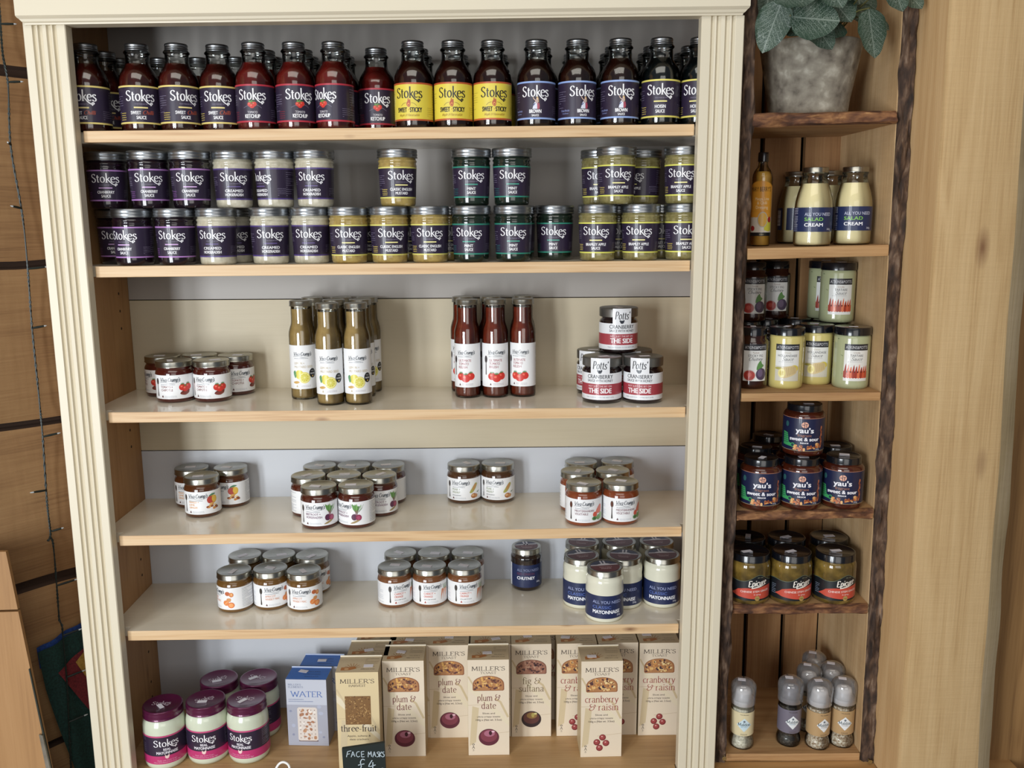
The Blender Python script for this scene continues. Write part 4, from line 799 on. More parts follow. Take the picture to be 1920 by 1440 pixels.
def proto(kind, flav):
    nm = dict(sauce_bottle='sauce_bottle', squat_jar='sauce_jar', relish_jar='relish_jar', tall_bottle='relish_bottle', honey_jar='cranberry_jar', mayo_jar='mayonnaise_jar', mayo_big='mayonnaise_jar', chutney_jar='chutney_jar',
              cream_bottle='salad_cream_bottle', dressing_bottle='dressing_bottle', fig_jar='chutney_jar', holl_jar='sauce_jar', tartare_jar='sauce_jar', sour_jar='sauce_jar', ginger_jar='ginger_jar', grinder='spice_grinder')[kind]
    P = empty(nm); L = None; k = (kind, flav)
    if kind == 'sauce_bottle':
        col = dict(chilli=('#4e1712', '#32100c'), ketchup=('#6e1c18', '#541410'), sticky=('#32100a', '#1c0806'), brown=('#2c120b', '#1a0a07'), hoisin=('#0e1314', '#070a0b'))[flav]
        out = [(0, .6), (24, .3), (29, 0), (30.8, 2.2), (31.3, 6), (31.3, 76), (30.6, 84), (28, 92), (24, 98.5), (20.3, 104), (18.9, 108.5), (18.5, 114), (18.4, 124), (18.8, 126), (20.6, 127.5), (20.8, 129.3), (19.8, 130.6), (16.6, 131), (16.6, 137)]
        out = [(a, b if b < 112 else b - 3.5) for a, b in out]
        obj('glass_bottle', lathe(mm(*out), 44, 55, cap=False), P, GLASS)
        sau = [(0, 1.8), (28, 1.6), (30, 4), (30.5, 8), (30.5, 76), (29.8, 83.8), (27.3, 91.4), (23.3, 98), (19.6, 103.4), (18.4, 107), (0, 107)]
        obj('sauce', lathe(mm(*sau), 40, 55), P, jar_liquid(col[0], col[1], 40, kind + flav))
        cap('screw_cap', P, 18.0, 127.7, 138.5, TINC, ridges=2)
        L = dark_label(flav, 12.3, 71.4, 31.3).wrap(lambda v: 31.3, 31.3)
    elif kind == 'squat_jar':
        a, b = FOOD[flav]
        pr = [(0, .8), (22, .8), (25.4, 0), (28.2, 1.6), (29.2, 5), (29.4, 10), (31.6, 64), (32.2, 66), (31.2, 68), (31.0, 70.5), (32.2, 72), (32.2, 74), (30.8, 75.2), (30.2, 79.5)]
        jar_body(P, pr, jar_liquid(a, b, 90, kind + flav))
        cap('screw_cap', P, 33.2, 78.2, 92.5, TINC, ridges=2)
        L = dark_label(flav, 12.8, 63.3, 31.2).wrap(cone_r([(10, 29.4), (64, 31.6)]), 30.6)
    elif kind == 'relish_jar':
        col = RF[flav][2]
        pr = [(0, 1), (24, 1), (28, 0), (31, 1.4), (32.1, 4), (32.3, 7), (32.3, 50), (31.8, 53.5), (30.2, 57), (28.8, 58.4), (29.6, 60), (29.6, 62), (28.2, 63)]
        jar_body(P, pr, jar_liquid(col, col, 120, kind + flav))
        cap('lid', P, 31.2, 62, 72.5, STEEL)
        L = relish_label(flav).wrap(lambda v: 32.3, 32.3)
        sticker(P, .0721)
    elif kind == 'tall_bottle':
        col = ('#a88c58', '#94784a') if flav == 'lemon' else ('#7a2f1c', '#5e2214')
        out = [(0, .6), (18, .3), (21, 0), (22.8, 1.8), (23.3, 5), (23.3, 116), (22.8, 121), (20.8, 128.5), (18.6, 135), (18.1, 140), (17.9, 150), (17.9, 164), (17.2, 167), (17, 170)]
        obj('glass_bottle', lathe(mm(*out), 40, 55, cap=False), P, GLASS)
        s = [(0, 3.4), (21, 3.4), (22.5, 5), (22.6, 8), (22.6, 116), (22, 121), (20, 128.5), (17.8, 135), (17.3, 140), (17.2, 162), (0, 162)]
        obj('relish', lathe(mm(*s), 36, 55), P, jar_liquid(col[0], col[1], 60, kind + flav))
        cap('lid', P, 19.8, 166.4, 176.5, STEEL)
        L = tall_label(flav).wrap(lambda v: 23.3, 23.3, strip=1.8)
    elif kind == 'honey_jar':
        pr = [(0, 1), (26, 1), (30.5, 0), (33.6, 1.6), (34.5, 4.5), (34.6, 8), (34.6, 54), (34, 57), (32, 59.6), (30.4, 61), (30.4, 66)]
        jar_body(P, pr, jar_liquid('#1c0c10', '#12080c', 60, kind))
        obj('lid', lathe(mm((33.6, 64), (34.4, 64.4), (34.5, 66), (34.5, 78), (34, 79.4), (32.8, 80), (0, 80)), 48, 50), P, mat('#7d7c78', .38, .85, key='grey_metal_lid'))
        L = honey_label().wrap(cone_r([(7, 34.6), (53.6, 34.6), (53.7, 34.75), (80, 34.75)]), 34.6)
        sticker(P, .0799)
    elif kind in ('mayo_jar', 'chutney_jar'):
        ch = kind == 'chutney_jar'
        if ch:
            pr = [(0, 1), (22, 1), (26, 0), (28.8, 2), (29.8, 6), (30.2, 10), (30.2, 54), (30.0, 60), (30.6, 64), (30.0, 67.5), (27.6, 70), (27, 74)]; f = jar_liquid('#2a1a12', '#140c0a', 80, kind); r, z0, z1 = 28.6, 73, 84
        else:
            pr = [(0, 1), (27, 1), (30.5, 0), (33.3, 1.8), (34.2, 5), (34.4, 9), (34.4, 58), (33.9, 64), (34.3, 68), (34.4, 74), (33.4, 78.5), (31, 81.2), (30.6, 86)]; f = mat('#dcdac6', .2, coat=.8, key='mayonnaise'); r, z0, z1 = 32.6, 84.4, 95
        jar_body(P, pr, f); cap('lid', P, r, z0, z1, STEEL)
        L = mayo_label(ch).wrap(lambda v: 34.4 if not ch else 30.2, 34.4 if not ch else 30.2)
        c = Can(); q = r - 6
        c.ell(0, 0, q, q, '#5a2028', 0, n=36); c.poly([(q * math.cos(t), q * math.sin(t)) for t in [math.radians(8 + 164 * i / 20) for i in range(21)]], '#232a4c', 1)
        for x in (-1, 1): c.poly([(x * 1.5, 4), (x * 4.2, 4), (x * 4.8, q * .93), (x * 1.5, q * .98)], '#d4d2dc', 2)
        c.poly([(-q * .98, 3.6), (q * .98, 3.6), (q * .9, 7.6), (-q * .9, 7.6)], '#d4d2dc', 2)
        if not ch: c.poly([(-13, 5), (-10, 9), (-3, 11), (4, 12), (9, 10), (12, 6), (4, 4), (-4, 3.5)], '#dcdbe4', 3, 2)
        c.text('BRITISH', 0, -7, 3.2, '#c8a4a8', w=22, bold=.02); c.text('MADE', 0, -13, 3.4, '#d8c4c8', w=18, bold=.03); c.text('GREAT TASTE', 0, -1.5, 2.4, '#a87a80', w=24, bold=0)
        obj('lid_print', c.flat(lambda x, y, z: (x / 1000, y / 1000, (z1 - .38 + z * .6) / 1000)), P)
    elif kind == 'mayo_big':
        pr = [(0, 1.5), (28, 1.5), (31, 0), (35, 2), (37, 7), (37.6, 13), (37.7, 72), (37.2, 82), (35.4, 89), (33.6, 92.5), (33.6, 97)]
        jar_body(P, pr, mat('#ccd2bc', .22, coat=.8, key='pale_mayonnaise'))
        cap('screw_lid', P, 35.2, 95.5, 113, mat('#5a1a40', .3, .35, .4, key='purple_lid'), ridges=1)
        L = bigmayo_label().wrap(lambda v: 37.75, 37.75)
        c = Can(); stokes_word(c, -2, -4, 34, 11, '#c8b8c4', 1); lp = obj('lid_print', c.flat(lambda x, y, z: (x / 1000, y / 1000, .11255 + z / 1000)), P); lp['spin'] = 1
        s = sticker(P, .11265, w=.017, d=.008); s.location = (-.004, -.009, .11275)
    elif kind == 'cream_bottle':
        out = [(0, .6), (24, .3), (27.6, 0), (30, 2), (31, 6), (31, 64), (30.2, 74), (27.6, 86), (24, 98), (21.2, 107), (20.2, 113), (20.2, 117), (21.4, 119), (21.4, 121), (19.4, 122)]
        obj('glass_bottle', lathe(mm(*out), 44, 55, cap=False), P, GLASS)
        s = [(0, 1.8), (26, 1.8), (29.3, 3.6), (30.2, 7), (30.2, 64), (29.4, 74), (26.8, 86), (23.2, 98), (21.6, 103.5), (0, 103.5)]
        obj('salad_cream', lathe(mm(*s), 36, 55), P, mat('#e6d7ac', .35, key='salad_cream'))
        cap('lid', P, 21.2, 121, 130, STEEL); L = mayo_label(salad=True).wrap(lambda v: 31, 31)
    elif kind == 'dressing_bottle':
        out = [(0, .5), (14, .3), (16.4, 1.4), (17.2, 4), (17.2, 118), (16.4, 124), (13.6, 130), (9.8, 135), (8, 140), (7.6, 146)]
        obj('glass_bottle', lathe(mm(*out), 32, 55, cap=False), P, GLASS)
        obj('dressing', lathe(mm((0, 1.5), (15.5, 2), (16.5, 5), (16.5, 117), (15.4, 123), (12, 128), (0, 128)), 32, 55), P, jar_liquid('#e0b052', '#cf9a3e', 40, kind))
        obj('screw_cap', lathe(mm((8.6, 144.5), (9.3, 145), (9.3, 158), (8.6, 160.5), (0, 160.5)), 28, 50), P, BLK)
        L = dressing_label().wrap(lambda v: 17.2, 17.2, strip=1.4)
    elif kind in ('holl_jar', 'fig_jar', 'tartare_jar'):
        R = dict(holl_jar=29.5, fig_jar=27.5, tartare_jar=30.5)[kind]; f = dict(holl_jar='#cbbd76', fig_jar='#2e120c', tartare_jar='#a8ad88')[kind]
        zt = 92 if kind != 'fig_jar' else 84
        pr = [(0, 1), (R - 6, 1), (R - 3, 0), (R - .8, 1.8), (R - .1, 5), (R, 8), (R, zt - 4), (R - 1, zt), (R - 4, zt + 2.5), (R - 4.4, 97)]
        jar_body(P, pr, speckle(f, [(.3, f), (.68, f), (.74, '#5c6b4a' if kind == 'tartare_jar' else f)], 130, .2, .7, key='food_' + kind))
        lr = R + .4 if kind != 'fig_jar' else 24
        obj('lid', lathe(mm((lr - .6, 93), (lr + .2, 93.4), (lr + .2, 95), (lr, 96), (lr, 105.4), (lr - .8, 106.6), (lr - 2.5, 107), (0, 106.7)), 44, 50), P, BLK)
        L = ap_label({'holl_jar': 'holl', 'fig_jar': 'fig', 'tartare_jar': 'tart'}[kind]).wrap(lambda v: R, R); sticker(P, .1072, w=.015, d=.009)
    elif kind == 'sour_jar':
        pr = [(0, 1), (27, 1), (31, 0), (34, 1.6), (35.3, 5), (35.5, 9), (35.5, 69), (34.8, 73), (32, 76.5), (29, 78), (29, 80)]
        jar_body(P, pr, jar_liquid('#4a1c0e', '#38150b', 60, kind)); cap('lid', P, 29.6, 78.6, 90.5, BLK)
        L = sour_label().wrap(lambda v: 35.5, 35.5); sticker(P, .0902, w=.017)
    elif kind == 'ginger_jar':
        pr = [(0, 1), (28, 1), (32, 0), (35.4, 2), (36.8, 6), (37, 10), (37, 68), (36.4, 72), (34.6, 76), (33.4, 77.5), (33.4, 80)]
        jar_body(P, pr, speckle('#6a5426', [(.3, '#2c2412'), (.5, '#5f4c20'), (.7, '#8a7034')], 28, .12, .9, key='food_ginger')); cap('lid', P, 34.6, 77.5, 90.5, BLK)
        L = ginger_label().wrap(lambda v: 37, 37); sticker(P, .0902, w=.019)
    elif kind == 'grinder':
        f = dict(salt=('#cdc6b4', '#b0a898'), pepper=('#241f1c', '#3c3630'), smoked=('#b8a48c', '#8a725a'))[flav]
        out = [(0, .6), (17, .3), (20, 0), (22, 3), (22.3, 10), (21.2, 16), (19.4, 21), (19.4, 25), (21.2, 29), (21.2, 78), (20.4, 82), (20.4, 86)]
        obj('glass_bottle', lathe(mm(*out), 36, 55, cap=False), P, GLASS)
        obj('seasoning', lathe(mm((0, 2), (19, 2), (21.2, 6), (21.5, 10), (20.4, 16), (18.6, 21), (18.6, 25), (20.4, 29.5), (20.4, 80), (0, 80)), 32, 55), P, speckle(f[0], [(.38, f[1]), (.5, f[0]), (.66, '#dcd4c6' if flav != 'pepper' else '#5a524a')], 300, .5, key='seasoning_' + flav, detail=2))
        obj('grinder_head', lathe(mm((19, 84), (20.4, 85), (20.4, 94), (17, 96), (15, 104), (13, 112), (8, 114), (0, 114)), 30, 55), P, mat('#d9d7d4' if flav != 'pepper' else '#77757a', .35, key='grinder_head_' + flav))
        obj('clear_cap', lathe(mm((22.2, 86), (22.6, 87), (22.4, 96), (22.8, 104), (23.4, 112), (23.3, 118), (21.4, 124), (16, 128.5), (0, 130)), 36, 50, cap=False), P, PLASTIC)
        L = grinder_label(flav).wrap(lambda v: 21.3, 21.3, strip=1.8); s = sticker(P, .1298, w=.014, d=.009); s.location = (-.004, 0, .1298)
    lo = obj('label', L, P)
    return P
def dup(root):
    r = root.copy(); C.objects.link(r)
    for ch in root.children:
        c = ch.copy(); C.objects.link(c); c.parent = r
    return r
CATS = dict(sauce_bottle='bottle', tall_bottle='bottle', cream_bottle='bottle', dressing_bottle='bottle', grinder='spice grinder')
PROTO = {}
def place_all():
    rr = random.Random(11)
    for kind, flav, x, y, z, rot, label, group in ITEMS:
        k = (kind, flav)
        if k in PROTO: o = dup(PROTO[k])
        else: o = proto(kind, flav); PROTO[k] = o
        o.location = (x, y, z); o.rotation_euler = (0, 0, rot)
        tag(o, label, CATS.get(kind, 'jar'), group or None)
        spin = rr.uniform(-.5, .5)
        for ch in o.children:
            n = ch.name.split('.')[0]
            if n == 'price_sticker' and kind not in ('mayo_big', 'grinder'):
                ch.rotation_euler = (0, 0, spin - rot + rr.choice([0, 0, .9, -.8])); ch.location = (rr.uniform(-.007, .007), rr.uniform(-.009, .004), ch.location.z)
            if kind == 'mayo_big' and n in ('price_sticker', 'lid_print'):
                a = rr.uniform(-.9, .9); ch.rotation_euler = (0, 0, a - rot)
            if kind in ('mayo_jar', 'chutney_jar') and n == 'lid_print': ch.rotation_euler = (0, 0, rr.uniform(-.25, .25) - rot + (2.4 if 'foremost' in label and 'near' in label else 0) * 0)
# ------------------------------------------------------------------ card boxes of toast and crackers
CARD, CARDINK = '#dfd0b9', '#4a3f3a'
def toast_face(kind, w, h):
    c = Can(); hw = w / 2
    base = CARD if kind != 'fruit' else '#d6c298'
    if kind == 'water':
        c.rect(-hw, 0, hw, h, '#a3a5b2', 0)
        for i in range(10): c.ell(R_.uniform(-hw + 6, hw - 6), R_.uniform(6, h * .62), R_.uniform(2, 5), R_.uniform(1.6, 4), R_.choice(['#878ca2', '#abb0c2', '#b8bcca']), .5 + i * .03)
        c.rect(-hw, h * .62, hw, h, '#bcc0cc', .9)
        c.sk("MILLER'S", -hw + 4, h - 12, 3.4, '#56658a', w=25, align='L'); c.sk('ELEMENTS', -hw + 4, h - 17, 3.4, '#56658a', w=29, align='L')
        c.sk('WATER', 0, h - 35, 11, '#3a62a8', w=60); c.para(-hw + 4, 12, h - 45, h - 41, 2, '#42598c', .9, 2, 3)
        x0, x1, y0, y1 = -19, 19, 10, 79
        c.poly([(x0, y0 + 3), (x0 + 3, y0), (x1 - 3, y0), (x1, y0 + 3), (x1, y1 - 3), (x1 - 3, y1), (x0 + 3, y1), (x0, y1 - 3)], '#d6ccc4', 2); c.rect(x0 + 1, y0 - 1.4, x1, y0 + .6, '#5c3f3a', 1.8)
        r = random.Random(3)
        for i in range(26): c.ell(r.uniform(x0 + 4, x1 - 4), r.uniform(y0 + 4, y1 - 4), r.uniform(2, 4.4), r.uniform(1.5, 3.4), r.choice(['#a8775a', '#b98c6c', '#e4dcd4']), 2.5 + i * .03, r.uniform(0, 3))
        for i in range(5):
            for j in range(8): c.ell(x0 + 5 + i * 7, y0 + 6 + j * 8.2, .9, .9, '#7a5a48', 4)
        return c
    c.rect(-hw, 0, hw, h, base, 0)
    r = random.Random(5)
    sh = ['#cdbb98', '#dfd2b6', '#c9b691']
    c.poly([(-hw, h * .78), (-hw, h * .70), (hw, h * .30), (hw, h * .36)], sh[1], .4); c.poly([(-hw + 2, h * .1), (-hw + 14, h * .14), (-hw + 20, h * .5), (-hw + 8, h * .52)], sh[0], .5)
    c.line([(hw - 2, h * .40), (hw - 16, h * .56), (hw - 26, h * .60)], 4, sh[2], .6); c.line([(-hw, h * .53), (-6, h * .535)], .6, '#bfa988', .8); c.line([(-8, h * .22), (hw, h * .245)], .6, '#bfa988', .8)
    c.line([(-hw + 1, h * .83), (-hw + 16, h * .68)], 3, sh[2], .6)
    c.sk("MILLER'S", 0, h * .890, 7.8, CARDINK, w=w * .82, thick=.15); c.sk('TOAST' if kind != 'fruit' else 'HARVEST', 0, h * .855, 4.2, CARDINK, w=w * .40, thick=.15)
    if kind == 'fruit':
        c.rect(-23, h * .47, 23, h * .76, '#7d5a34', 2)
        for i in range(150): c.ell(r.uniform(-22, 22), r.uniform(h * .475, h * .755), r.uniform(.7, 1.9), r.uniform(.4, 1.1), r.choice(['#a07a48', '#5f4024', '#c09a64', '#8a6436']), 2.5 + i * .004, r.uniform(0, 3))
        c.sk('three-fruit', 0, h * .40, 12.5, CARDINK, w=w * .86); c.text('Apple, sultana &', 0, h * .345, 3.4, CARDINK, w=42, bold=0); c.text('date crackers', 0, h * .31, 3.4, CARDINK, w=34, bold=0)
    else:
        yb, yt = h * .68, h * .84
        crust = dict(plum='#8e5a3c', fig='#7d5442', cran='#94603e')[kind]
        arch = [(-29, yb + 2)] + [(-29 * math.cos(math.pi * i / 16), yb + 11 + (yt - yb - 12) * math.sin(math.pi * i / 16) ** .8) for i in range(17)] + [(29, yb + 2), (27, yb), (-27, yb)]
        c.poly(arch, crust, 2); c.poly([(x * .93, yb + (y - yb) * .93 + 1) for x, y in arch], '#ad7a50' if kind != 'fig' else '#9c6c58', 2.4)
        cols = dict(plum=['#4a2c30', '#5c3638', '#d8a860', '#c48a4c', '#e0b878', '#7a4a34'], fig=['#6a4038', '#4c3030', '#b0846c', '#8a5a48', '#c09a80', '#3a2428'], cran=['#5a3430', '#e0b878', '#d09858', '#43303a', '#b87844', '#e8cc94'])[kind]
        for i in range(90):
            t = r.uniform(-1, 1); y = yb + 3 + r.random() * (yt - yb - 5) * (1 - t * t * .55); s = r.uniform(.8, 3.1)
            c.ell(t * 25, y, s, s * r.uniform(.45, .9), r.choice(cols), 3 + i * .01, r.uniform(0, 3), n=10)
        a, b = dict(plum=('plum &', 'date'), fig=('fig &', 'sultana'), cran=('cranberry', '& raisin'))[kind]
        ink = dict(plum='#7a4844', fig='#7d6a50', cran='#9a4a44')[kind]
        c.sk(a, 0, h * .575, 13, ink, thick=.105, thin=.04, w=len(a) * 7.1 if kind != 'cran' else w * .82); c.sk(b, 0 if kind != 'cran' else 4, h * .492, 13, ink, thick=.105, thin=.04, w=len(b) * 6.9)
        c.text('Slices and', 0, h * .435, 3.2, CARDINK, w=23, bold=0); c.text('ultra-crispy toasts', 0, h * .40, 3.2, CARDINK, w=43, bold=0); c.text('100g e (Net wt. 3.5oz)', 0, h * .365, 3.6, CARDINK, w=48, bold=.01)
        if kind in ('plum', 'fig'):
            a, b = ('#5c2434', '#7d3a48') if kind == 'plum' else ('#2e2024', '#5a3430')
            c.ell(0, h * .19, 19, 17, a, 3, n=30); c.ell(0, h * .205, 15.5, 12.5, b, 3.4, n=28); c.ell(1, h * .23, 10, 6.5, '#a8687c' if kind == 'plum' else '#8a6a3c', 3.8); c.ell(3, h * .235, 3, 4.5, '#3c1420' if kind == 'plum' else '#a89a54', 4.2); c.ell(8, h * .25, 3, 2, '#e0b8c4' if kind == 'plum' else '#c8c080', 4.4)
        else:
            for x, y in ((-8, .155), (2.5, .205), (9, .145), (-3, .095)):
                c.ell(x, h * y, 6.3, 6.3, '#7a2c30', 3 + y); c.ell(x - .6, h * y + .7, 4.6, 4.6, '#9c4444', 3.6 + y); c.ell(x - 1, h * y + 2, 1.5, 1.3, '#dca8a0', 4 + y)
    c.ell(-hw + 9, h * .115, 2.2, 1.8, '#3f3a38', 3); c.ell(-hw + 9, h * .115, 1.3, 1.0, base, 3.4); c.sk('A', -hw + 9, h * .072, 5.4, '#3f3a38'); c.sk('S', -hw + 9, h * .045, 3.6, '#3f3a38', w=3)
    return c
def top_face(kind, w, d):
    c = Can(); hw = w / 2
    if kind == 'water': c.rect(-hw, 0, hw, d, '#2868c0', 0); c.text('MILLERS', 8, d * .62, 3, '#16305e', w=26, bold=0); c.text('WATER CRACKERS', 6, d * .42, 2.8, '#16305e', w=34, bold=0); c.text('BISCUITS', 8, d * .2, 3, '#16305e', w=26, bold=0); return c
    c.rect(-hw, 0, hw, d, '#cfbd9c', 0)
    for i in range(7): a = math.radians(15 + i * 24); c.line([(-10, 14), (-10 + 15 * math.cos(a), 14 + 18 * math.sin(a))], 1.1, '#a97a4c', 2)
    c.poly([(-30, 6), (-30, 17), (-18, 17), (-6, 20), (-2, 13), (-14, 7)], '#b5763e', 2.4); c.ell(-20, 11, 4, 3.4, '#d8b080', 3)
    c.para(10, hw - 4, d * .55, d * .85, 4, '#6a5a48', .8, 2, 3); c.text('You from a', 20, d * .3, 2.6, '#5a4a3c', w=19, bold=0); c.text('different crop', 18, d * .16, 2.6, '#5a4a3c', w=25, bold=0)
    return c
BOXP = {}
def card_box(kind, x, y, rot, label, group, w=.0765, d=.058, h=.192, st=(.0, .02)):
    """x, y: middle of the front face's foot"""
    k = (kind, round(w, 4))
    if k not in BOXP:
        P = empty('cracker_box' if kind in ('water', 'fruit') else 'toast_box')
        side = '#9598a8' if kind == 'water' else '#b9a682'
        bm = bmesh.new(); bx(bm, -w / 2, w / 2, 0, d, 0, h, .0006); obj('carton', frombm(bm), P, mat(side, .55, coat=.1))
        obj('front_print', toast_face(kind, w * 1000 - .6, h * 1000 - .4).flat(lambda a, b, z: (a / 1000, -.00012 - z / 1000, b / 1000 + .0002), rough=.5, coat=.12), P)
        obj('top_print', top_face(kind, w * 1000 - .8, d * 1000 - .8).flat(lambda a, b, z: (a / 1000, b / 1000 + .0004, h + .00012 + z / 1000), rough=.5, coat=.12), P)
        bm = bmesh.new(); bx(bm, -w / 2, w / 2, d - .0007, d, h, h + .003); obj('top_flap', frombm(bm), P, mat('#e2d8c2' if kind != 'water' else '#b9c4d8', .55))
        s = sticker(P, h + .0006, w=.017, d=.010); s.location = (-.012, .03, h + .0006)
        BOXP[k] = P; o = P
    else: o = dup(BOXP[k])
    o.location = (x, y, .106); o.rotation_euler = (0, 0, rot); tag(o, label, 'box', group)
    for ch in o.children:
        if ch.name.startswith('price_sticker'): ch.location = (st[0], .022 + st[1], h + .0006); ch.rotation_euler = (0, 0, R_.uniform(-.3, .3))
    return o
# ------------------------------------------------------------------ cream display cabinet
E1 = .0042 * 2 / .98
ZS = [(1.2355, .0042), (1.0199, .0024), (.7743, .0005), (.5586, .0029), (.38, .0002)]
FL = -.5   # shop floor
def cabinet():
    P = empty('display_cabinet', (.49, .12, FL), 'tall cream-painted cabinet with fluted pilasters, pine-edged shelves and pale back', 'cabinet')
    def pil(x0, x1):
        w = x1 - x0; pts = []; q = lambda f, y: pts.append((x0 + w * f, y))
        q(0, .0015); q(.02, 0); q(.21, 0)
        for c, r in ((.26, .045), (.40, .055), (.60, .055), (.74, .045)):
            q(c - r, .0); q(c - r * .55, .0038); q(c, .0052); q(c + r * .5, .0036); q(c + r, .0006)
        q(.80, 0); q(.98, 0); q(1, .0015); q(1, .0215); q(0, .0215)
        bm = bmesh.new(); a = [bm.verts.new((x, y, FL)) for x, y in pts]; b = [bm.verts.new((x, y, 1.40)) for x, y in pts]; n = len(pts)
        for i in range(n): bm.faces.new((a[i], a[(i + 1) % n], b[(i + 1) % n], b[i]))
        bm.faces.new(a[::-1]); bm.faces.new(b); bmesh.ops.recalc_face_normals(bm, faces=bm.faces)
        obj('fluted_pilaster', frombm(bm, 25), P, CREAM)
    pil(-.065, 0); pil(.98, 1.0472)
    # frieze with stepped moulding under it; it hangs a touch out of level
    zb = lambda x: 1.3858 + .0138 * (x + .06) / 1.1
    prof = [(.022, 0, .009), (-.004, 0, .009), (-.0045, .0022, .0085), (-.007, .004, .006), (-.0085, .0075, .003), (-.0105, .009, .001), (-.013, .0115, 0), (-.013, .30, 0), (.022, .30, 0)]
    bm = bmesh.new(); A, B = [], []
    for y, dz, ins in prof:
        A.append(bm.verts.new((-.068 + ins, y, zb(-.068) + dz))); B.append(bm.verts.new((1.0515 - ins, y, zb(1.05) + dz)))
    n = len(prof)
    for i in range(n): bm.faces.new((A[i], A[(i + 1) % n], B[(i + 1) % n], B[i]))
    bm.faces.new(A); bm.faces.new(B[::-1]); bmesh.ops.recalc_face_normals(bm, faces=bm.faces); obj('frieze', frombm(bm, 20), P, CREAM)
    for x0, x1 in ((1.030, 1.046), (-.052, -.032)): PN = obj('side_panel', boxme(x0, x1, .0215, .2345, FL, 1.60), P, SIDE)
    for z in [.16 + i * .032 for i in range(37)]:
        for y in (.062, .19):
            if noise.noise(Vector((z * 9, y * 40, 0))) > -.18:
                hb = bmesh.new(); bmesh.ops.create_circle(hb, cap_ends=True, segments=10, radius=.0028, matrix=Matrix.Translation((-.0318, y, z)) @ Matrix.Rotation(math.pi / 2, 4, 'Y')); obj('peg_hole', frombm(hb), PN, mat('#2c1a0e', .9))
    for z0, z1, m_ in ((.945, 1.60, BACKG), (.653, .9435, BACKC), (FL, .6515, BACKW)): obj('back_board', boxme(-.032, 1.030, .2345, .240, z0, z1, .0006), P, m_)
    obj('top_board', boxme(-.032, 1.030, .0215, .2345, 1.60, 1.618), P, SIDE)
    for z, e in ZS:
        t = 2 * e / .98
        s = obj('shelf', boxme(-.0318, 1.0298, .0405, .2343, z - .0178, z, .0004, t), P, LAM)
        obj('shelf_lipping', boxme(.0035, .9785, .0225, .0403, z - .0178, z, .0008, t), s, PINE)
        if z > .9: continue
        obj('lipping_top', boxme(.0042, .9778, .024, .0404, z, z + .0001, 0, t), s, LAM)
    obj('base_board', boxme(-.0318, 1.0298, .0225, .2343, .082, .106, .0006), P, OAKB)
    obj('base_board_front', boxme(.002, .978, -.085, .0224, .082, .106, .0012), P, OAKB)
    obj('plinth_panel', boxme(0, .98, .024, .034, FL, .082), P, CREAM)
    return P
cabinet()
# ------------------------------------------------------------------ bark-edged crate shelves
def bark_strip(name, parent, x0, x1, y0, y1, z0, z1, material, amp=.006, seed=0, step=.006, axis='Z', front=True):
    """a board whose front edge keeps its bark: lumpy front and edges, flat at the back"""
    bm = bmesh.new(); rows = []
    L0, L1 = (z0, z1) if axis == 'Z' else (x0, x1); n = max(2, int((L1 - L0) / step)); m_ = 7
    for i in range(n + 1):
        t = L0 + (L1 - L0) * i / n; row = []
        for j in range(m_ + 1):
            f = j / m_; a = (x0 + (x1 - x0) * f) if axis == 'Z' else (z0 + (z1 - z0) * f)
            nv = noise.fractal(Vector((a * 60 + seed, t * (16 if axis == 'Z' else 16), seed * 1.7)), 1, 2, 4)
            big = noise.noise(Vector((seed * 3.1, t * 11, f * 1.2)))
            y = y0 - abs(nv) * amp * 1.1 - amp * .6 * big + (amp * .8 if j in (0, m_) else 0)
            side = noise.noise(Vector((t * 14, seed + f * 4, 3))) * amp * .7
            if 0 < j < m_: side *= .4
            row.append(bm.verts.new((a + side, y, t) if axis == 'Z' else (t, y, a + side)))
        bk = [bm.verts.new((a, y1, t) if axis == 'Z' else (t, y1, a)) for a in ((x0, x1) if axis == 'Z' else (z0, z1))]
        rows.append((row, bk))
    for (r0, b0), (r1, b1) in zip(rows, rows[1:]):
        for j in range(m_): bm.faces.new((r0[j], r0[j + 1], r1[j + 1], r1[j]))
        bm.faces.new((r0[-1], b0[1], b1[1], r1[-1])); bm.faces.new((b0[0], r0[0], r1[0], b1[0])); bm.faces.new((b0[1], b0[0], b1[0], b1[1]))
    for r0, b0 in (rows[0], rows[-1]): bm.faces.new([b0[0]] + r0 + [b0[1]])
    bmesh.ops.recalc_face_normals(bm, faces=bm.faces)
    return obj(name, frombm(bm, 55), parent, material)
def lean(me, k, x=None):
    for v in me.vertices: v.co.x += (1.26 - v.co.z) * k
